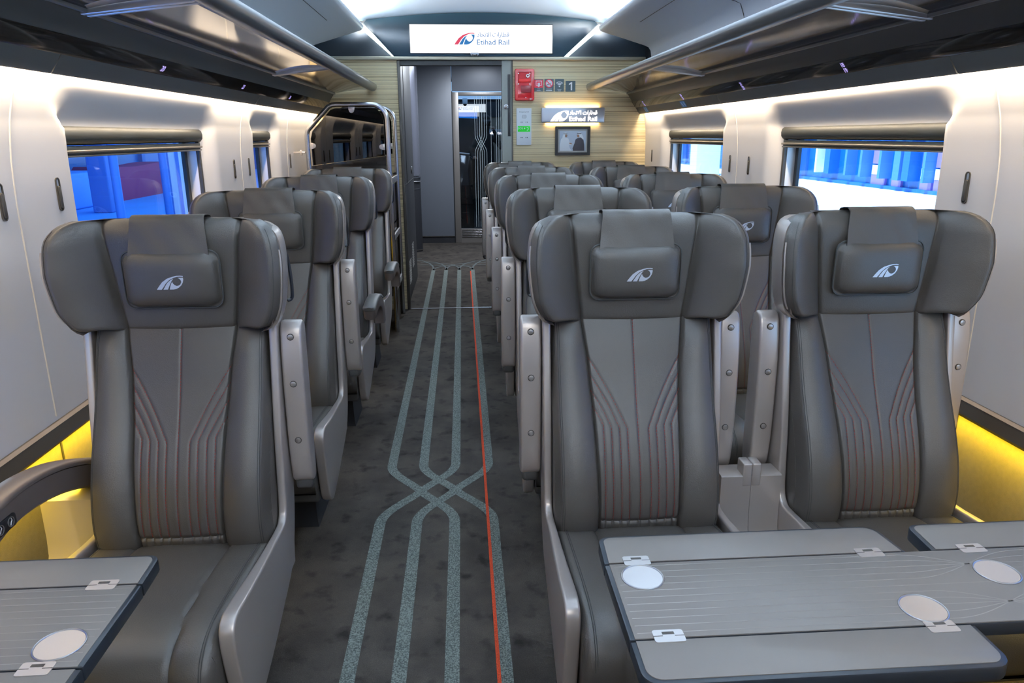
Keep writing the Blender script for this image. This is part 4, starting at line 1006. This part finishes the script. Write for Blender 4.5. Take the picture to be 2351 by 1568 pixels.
# ================================================================== LUGGAGE STACK
t = thing('luggage_stack', 'steel tube luggage stack with tinted glass behind the last left seat', 'luggage stack', (-.98, 5.65, 0))
def arch(y):
    p = [(-1.262, y, 0.02), (-1.262, y, 1.44)]
    p += [(-1.262 + .03 * (1 - math.cos(a)), y, 1.44 + .07 * math.sin(a)) for a in np.linspace(.3, 1.1, 5)]
    p += [(-1.10, y, 1.652), (-1.075, y, 1.664), (-1.05, y, 1.667), (-.80, y, 1.667)]
    p += [(-.80 + .102 * math.sin(a), y, 1.667 - .102 * (1 - math.cos(a))) for a in np.linspace(.15, PI / 2, 9)] + [(-.698, y, 1.40), (-.698, y, 0.02)]
    return [(a + .98, b - 5.65, c) for a, b, c in p]
MB().tube(arch(5.36), .0165, 14).build('front_tube_frame', STEEL, t)
MB().tube(arch(5.95), .0165, 14).build('rear_tube_frame', STEEL, t)
gp = [(-1.235, 1.255), (-.725, 1.320), (-.722, 1.56), (-.735, 1.60), (-.76, 1.632), (-.80, 1.642), (-1.05, 1.642), (-1.085, 1.632), (-1.22, 1.49), (-1.235, 1.44)]
MB().prism([(a + .98, b) for a, b in gp], 'y', -.292, -.286).build('tinted_glass', TGLASS, t)
MB().prism([(a + .98, b) for a, b in gp], 'y', .298, .304).build('tinted_glass', TGLASS, t)
m = MB().prism([(-.262, 1.252), (.262, 1.318), (.262, 0.30), (-.262, .30)], 'y', -.292, -.284); m.build('lower_panel', GLOSSB, t)
m = MB()
for z in (0.35, 0.80, 1.16): m.box(-.27, .27, -.27, .29, z, z + .02, .003)
m.build('shelf', GLOSSB, t)
m = MB()
for z in (1.115, 0.70, .32): m.box(.275, .288, -.275, .285, z, z + .045, .003)
m.build('cross_bar', SATIN, t)
m = MB().box(.262, .270, -.27, .29, .03, 1.10); m.build('side_panel', mat('brown_gloss', (.035, .025, .014), .12), t)
for y in (-.300, .286):
    for c in ((-.262, 1.39, 0), (.258, 1.38, 1), (.02 + .02, 1.650, 2)):
        if c[2] == 2: P = [(c[0] - .022, c[1]), (c[0] + .022, c[1]), (c[0] + .020, c[1] - .02)] + [(c[0] + .018 * math.cos(a), c[1] - .022 + .018 * math.sin(a)) for a in np.linspace(0, -PI, 8)] + [(c[0] - .020, c[1] - .02)]
        else:
            sg = 1 if c[2] == 0 else -1; P = [(c[0], c[1] - .022), (c[0] + sg * .02, c[1] - .020)] + [(c[0] + sg * (.022 + .018 * math.cos(a)), c[1] + .018 * math.sin(a)) for a in np.linspace(-PI / 2, PI / 2, 8)] + [(c[0] + sg * .02, c[1] + .020), (c[0], c[1] + .022)]
        MB().prism(P, 'y', y, y + .010, .001).build('glass_clip', CLEAR, t)
t = thing('wall_bracket', 'pale bracket holding the luggage stack to the left wall', 'bracket', (-1.36, 5.36, 1.345))
MB().box(0, .080, -.007, .007, -.006, .006, .003).box(.045, .056, -.010, .010, -.020, .016, .003).build('bracket_arm', CLEAR, t)

# ================================================================== VESTIBULE OBJECTS
t = thing('vestibule_cabinet', 'tall dark cabinet just inside the doorway on its left', 'cabinet', (-.82, 7.04, 0))
MB().box(-.20, .140, -.70, .66, 0, 2.20, .006).build('cabinet_body', VDARK, t)
m = MB()
for k in range(10): m.box(.138, .1425, -.45 + .0, -.20, .14 + k * .022, .150 + k * .022); m.box(.138, .1425, -.02, .20, .22 + k * .024, .230 + k * .024)
m.build('cabinet_grille', SATIN, t)
MB().box(.139, .144, -.70, .70, 1.035, 1.045).box(.139, .144, -.3, -.29, 1.04, 2.35).build('door_gap', BLACK, t)
m = MB().box(.140, .150, .30, .34, 1.10, 1.17, .003).box(.140, .147, -.62, -.60, 1.62, 1.74, .002); m.build('cabinet_latch', STEEL, t)
t = thing('steel_column', 'shiny grey round column behind the dark cabinet in the vestibule', 'column', (-.83, 9.55, 0))
MB().prism(circ(0, 0, .115, 36), 'z', .98, 2.40).build('upper_column', mat('column_grey', (.22, .23, .28), .22, metal=.6), t)
MB().prism(circ(0, 0, .112, 36), 'z', .0, .94).build('lower_column', VDARK, t)
m = MB(); ring_plate(m, circ(0, 0, .118, 36), circ(0, 0, .10, 36), 'z', .94, .955); ring_plate(m, circ(0, 0, .116, 36), circ(0, 0, .10, 36), 'z', .80, .812); ring_plate(m, circ(0, 0, .116, 36), circ(0, 0, .10, 36), 'z', .02, .032); m.build('column_ring', STEEL, t)
m = MB().tube([(.0, -.128, .90), (.08, -.10, .90), (.12, -.05, .90)], .008, 8); m.build('grab_rail', STEEL, t)

# next carriage things
t = thing('display_screen', 'small white rail logo screen seen through the glass door', 'screen', (0, 14.0, 0))
MB().box(-.32, .276, 0, .03, 1.876, 2.02).build('screen_image', SCREEN, t)
for P, m_, n in ((E1, SCRR, 'logo_red_arc'), (E2, SCRB, 'logo_blue_arc'), (E3, SCRB, 'logo_blue_bowl')):
    e = MB(); poly_faces(e, P, lambda a, b: (-.262 + a * .105, -.003, 1.918 + b * .105)); e.build(n, m_, t)
text_mb('Etihad Rail', .050, FACE_Y(-.145, -.003, 1.918) @ Matrix.Diagonal((.85, 1, 1, 1)), SCRB, 'latin_wordmark', t)
text_mb(ARABIC, .040, FACE_Y(-.145, -.003, 1.955) @ Matrix.Diagonal((.85, 1, 1, 1)), SCRB, 'arabic_wordmark', t)
MB().box(-.6, 1.2, .03, .10, 1.79, 2.06).build('screen_backing', HEADER, t)
t = thing('screen_reflection', 'bright blue panel below the white screen, standing in for a reflection in the door glass', 'screen', (0, 13.95, 0))
MB().prism([(-.32, 1.78), (.12, 1.765), (.12, 1.872), (-.32, 1.872)], 'y', 0, .02).build('screen_image', mat('reflected_screen_blue', (0, 0, 0), .4, emit=(0, .22, .95), estr=.9), t)  # glowing panel in place of a screen's mirror image in the glass
t = thing('dome_camera', 'white dome camera on the ceiling seen through the glass door', 'camera', (-.105, 13.6, 2.105))
MB().prism(circ(0, 0, .045, 20), 'z', -.10, 0, .006).build('camera_mount', PW, t)
bpy_m = MB(); bpy_m.loft([[(.035 * math.cos(a) * math.cos(b), .035 * math.sin(a) * math.cos(b), -.10 - .035 * math.sin(b)) for a in np.linspace(0, 2 * PI, 16, endpoint=False)] for b in np.linspace(0, 1.5, 6)]); bpy_m.build('camera_dome', GLOSSB, t)
t = thing('illuminated_sign', 'small glowing rail sign behind the glass door', 'sign', (.62, 14.0, 1.515))
MB().box(-.30, .30, 0, .03, -.05, .06).build('sign_box', SILV, t)
for P in (E1, E2, E3):
    e = MB(); poly_faces(e, P, lambda a, b: (-.28 + a * .12, -.003, -.03 + b * .12)); e.build('glowing_logo', GLOWW, t)
text_mb('Etihad Rail', .058, FACE_Y(-.13, -.003, -.03) @ Matrix.Diagonal((.75, 1, 1, 1)), GLOWW, 'wordmark', t)
MB().box(.30, 1.39, 14.05, 14.12, 0, 1.79).build('wall_next_car_cross', mat('next_tan', (0.30, 0.23, 0.16), 0.6), kind='structure')
t = thing('ticket_gate', 'dark machine with a sloping grey top behind the glass door', 'machine', (-.26, 12.2, 0))
MB().prism([(-.18, 0), (.26, 0), (.26, 1.10), (.20, 1.16), (-.18, 1.20)], 'y', -.25, .25, .02).build('machine_body', GLOSSB, t)
MB().prism([(-.18, 1.205), (.20, 1.165), (.205, 1.18), (-.18, 1.225)], 'y', -.24, .24, .002).build('machine_top', SATIN, t)

# dark figure beyond the glass door, standing in for a reflection in the glass
def skin_body(name, verts, edges, radii, m, parent, sub=2):
    me = bpy.data.meshes.new(name); me.from_pydata(verts, edges, []); o = bpy.data.objects.new(name, me); COL.objects.link(o)
    o.modifiers.new('skin', 'SKIN'); sd = o.modifiers.new('sub', 'SUBSURF'); sd.levels = sub; sd.render_levels = sub
    for i, r in enumerate(radii): me.skin_vertices[0].data[i].radius = r if isinstance(r, tuple) else (r, r)
    me.skin_vertices[0].data[0].use_root = True
    bpy.context.view_layer.update(); dg = bpy.context.evaluated_depsgraph_get(); out = bpy.data.meshes.new_from_object(o.evaluated_get(dg))
    bpy.data.objects.remove(o); out.materials.clear(); out.materials.append(m)
    for p in out.polygons: p.use_smooth = True
    return link(name, out, parent)
pr = thing('person', 'person in black clothes raising a camera, standing in for a reflection in the glass door', 'person', (.235, 12.9, 0))
V = [(0, 0, .93), (0, 0, 1.10), (0, .01, 1.28), (0, .01, 1.42), (0, 0, 1.50), (0, 0, 1.60), (0, -.01, 1.70),
     (-.09, 0, .88), (-.10, .01, .48), (-.10, .03, .08), (-.10, -.08, .03),
     (.09, 0, .88), (.10, .01, .48), (.11, .03, .08), (.11, -.08, .03),
     (-.17, .01, 1.40), (-.24, -.02, 1.16), (-.20, -.20, 1.10),
     (.17, .01, 1.40), (.27, -.08, 1.24), (.12, -.20, 1.56)]
Ed = [(0, 1), (1, 2), (2, 3), (3, 4), (4, 5), (5, 6), (0, 7), (7, 8), (8, 9), (9, 10), (0, 11), (11, 12), (12, 13), (13, 14), (3, 15), (15, 16), (16, 17), (3, 18), (18, 19), (19, 20)]
Rd = [(.15, .11), (.14, .10), (.16, .11), (.12, .09), .05, .085, .075, .09, .06, .04, .035, .09, .06, .04, .035, .055, .042, .030, .055, .042, .030]
skin_body('body', V, Ed, Rd, CLOTH, pr)
for sx, bx, by, bz in ((-1, -.20, -.22, 1.10), (1, .11, -.21, 1.58)):
    hv = [(bx, by, bz), (bx, by - .04, bz + .01)]; he = [(0, 1)]; hr = [.022, .026]
    for k in range(4):
        i0 = len(hv); o_ = -.024 + k * .016; ln_ = (.03, .035, .034, .026)[k]
        hv += [(bx + o_, by - .06, bz + .012), (bx + o_, by - .06 - ln_, bz + .002), (bx + o_, by - .06 - ln_ * .9, bz - .024)]; he += [(1, i0), (i0, i0 + 1), (i0 + 1, i0 + 2)]; hr += [.009, .008, .007]
    i0 = len(hv); hv += [(bx - sx * .035, by - .03, bz - .01), (bx - sx * .040, by - .065, bz - .018)]; he += [(0, i0), (i0, i0 + 1)]; hr += [.010, .008]
    skin_body('hand', hv, he, hr, SKIN, pr, 1)
skin_body('hair', [(0, .015, 1.66), (0, .0, 1.755), (0, -.05, 1.73)], [(0, 1), (1, 2)], [.098, .092, .07], mat('black_hair', (.008, .007, .006), .6), pr)
skin_body('face', [(0, -.055, 1.63), (0, -.07, 1.68), (0, -.10, 1.665)], [(0, 1), (1, 2)], [.055, .06, .012], SKIN, pr)
t = thing('camera', 'small camera before the face of the figure standing in for a reflection in the glass door', 'camera', (.26, 12.70, 1.665))
MB().box(-.09, .06, -.05, .03, -.05, .05, .008).build('camera_body', GLOSSB, t); MB().prism(circ(-.02, .0, .034, 20), 'y', -.13, -.05, .004).build('camera_lens', BLACK, t)

# ================================================================== OUTSIDE
OB = mat('facade_blue', (0.008, 0.13, 0.42), 0.5); OD = mat('facade_deep_blue', (0.006, 0.13, 0.40), 0.35); OL = mat('post_blue', (0.06, 0.20, 0.56), 0.5)
OPU = mat('poster_mauve', (0.34, 0.20, 0.52), 0.6); OW = mat('outdoor_white', (0.85, 0.85, 0.84), 0.7); OMA = mat('maroon_cloth', (0.26, 0.022, 0.11), 0.8)
GRW = mat('pale_platform', (0.80, 0.80, 0.78), 0.8, vary=0.06, vscale=1.5); GRB = mat('blue_cast_platform', (0.05, 0.30, 0.78), 0.6, vary=0.15, vscale=1.0)  # blue cast of shade and tinted glass put into the left ground's colour
MB().box(1.62, 60, -30, 90, -.30, -.10).build('ground', GRW, kind='structure')
MB().box(-60, -1.62, -30, 90, -.30, -.10).build('ground', GRB, kind='structure')
t = thing('station_building', 'blue glazed building with mauve and white panels outside the right windows', 'building', (12, 30, -.1))
MB().box(.35, 4, -40, 40, 0, 9).build('facade', OD, t)
MB().box(.2, .4, -40, 40, 0, .10).build('plinth', OB, t)
FY = [(-5.1, .12, OW), (-6.0, .34, OB), (-7.1, .12, OL), (-8.0, .12, OL), (-9.05, .12, OL), (-10.0, .30, OL), (-10.45, .30, OB), (-11.15, .10, OL), (-12.4, .30, OB), (-13.2, .12, OL), (-14.1, .12, OL)]
FY += [(-15.3 - 1.25 * k, .3 if k % 3 == 0 else .12, OB if k % 3 == 0 else OL) for k in range(14)] + [(-3.8 + 1.6 * k, .4, OB) for k in range(12)]
for y, wd, mt in FY: MB().box(0, .36, y, y + wd, .30, 9).build('facade_post', mt, t)
for a, b_ in ((-8.9, -8.15), (-9.72, -9.25), (-11.1, -10.6), (-11.8, -11.2), (-13.0, -12.5), (-13.9, -13.3), (-15.1, -14.3)):
    MB().box(.28, .36, a, b_, .02, .37).build('mauve_panel', OPU, t)
    MB().box(.28, .36, a, b_, .38, .66).build('white_panel', OW, t)
    MB().box(.28, .36, a, b_, .70, 1.12).build('mauve_panel', OPU, t)
MB().box(.28, .36, -5.5, -4.7 - .3, .35, .50).build('white_panel', OW, t)
t = thing('white_pillar', 'broad white pillar in front of the blue building beyond the rear right window', 'pillar', (9.6, 29.5, -.1))
MB().box(-.5, .5, -.4, .4, 0, 9, .05).build('pillar_shaft', OW, t)
t = thing('station_hall', 'deep blue hall wall outside the left window', 'building', (-10.6, 25, -.1))
MB().box(-3, 0, -40, 40, 0, 7).build('hall_wall', OD, t)
m = MB()
for k in range(30): m.box(0, .12, -38 + k * 2.7, -38 + k * 2.7 + .25, 0, 7)
m.build('wall_ribs', OB, t)
MB().box(0, 4.5, -40, 40, 6.4, 6.6).build('sun_block_roof', OD, t)  # unseen roof added to keep the sun off the left ground
t = thing('maroon_banner', 'long maroon covered stack outside the left window', 'stack', (-9.35, 21.6, -.1))
mm = []
for y in np.linspace(-2.7, 2.9, 20): h = .84 + .03 * math.sin(y * 1.6); mm.append([(-.5, y, 0), (.5, y, 0), (.48, y, h * .8), (.35, y, h), (-.35, y, h), (-.48, y, h * .8)])
MB().loft(mm).build('banner_cloth', OMA, t)
t = thing('blue_stack', 'bright blue covered stack at the left end of the left window view', 'stack', (-9.3, 17.0, -.1)); MB().box(-.5, .5, -2.2, 1.55, 0, .80, .05).build('stack_cover', GRB, t)
for y, lb in ((9.95, 'blue pole crossing the left window, the nearer one'), (11.55, 'blue pole crossing the left window, the farther one')):
    t = thing('blue_pole', lb, 'pole', (-4.68, y, -.1)); MB().prism(circ(0, 0, .055, 20), 'z', 0, 5.0).build('pole_shaft', OL, t); MB().prism(circ(0, 0, .12, 20), 'z', 0, .03, .005).build('pole_foot', OL, t)
t = thing('blue_pillar', 'wide blue grey pillar at the left side of the left window view', 'pillar', (-7.9, 16.45, -.1)); MB().box(-.2, .2, -.2, .2, 0, 5.4, .03).build('pillar_shaft', OL, t)
t = thing('white_pillar', 'white ribbed pillar near the far edge of the front left window', 'pillar', (-4.80, 12.6, -.1))
MB().box(-.20, .20, -.28, .28, 0, 5.4, .03).build('pillar_shaft', OW, t)
m = MB()
for x in (-.14, .02): m.box(x, x + .05, -.30, -.27, 0, 5.4)
m.build('pillar_ribs', OL, t)
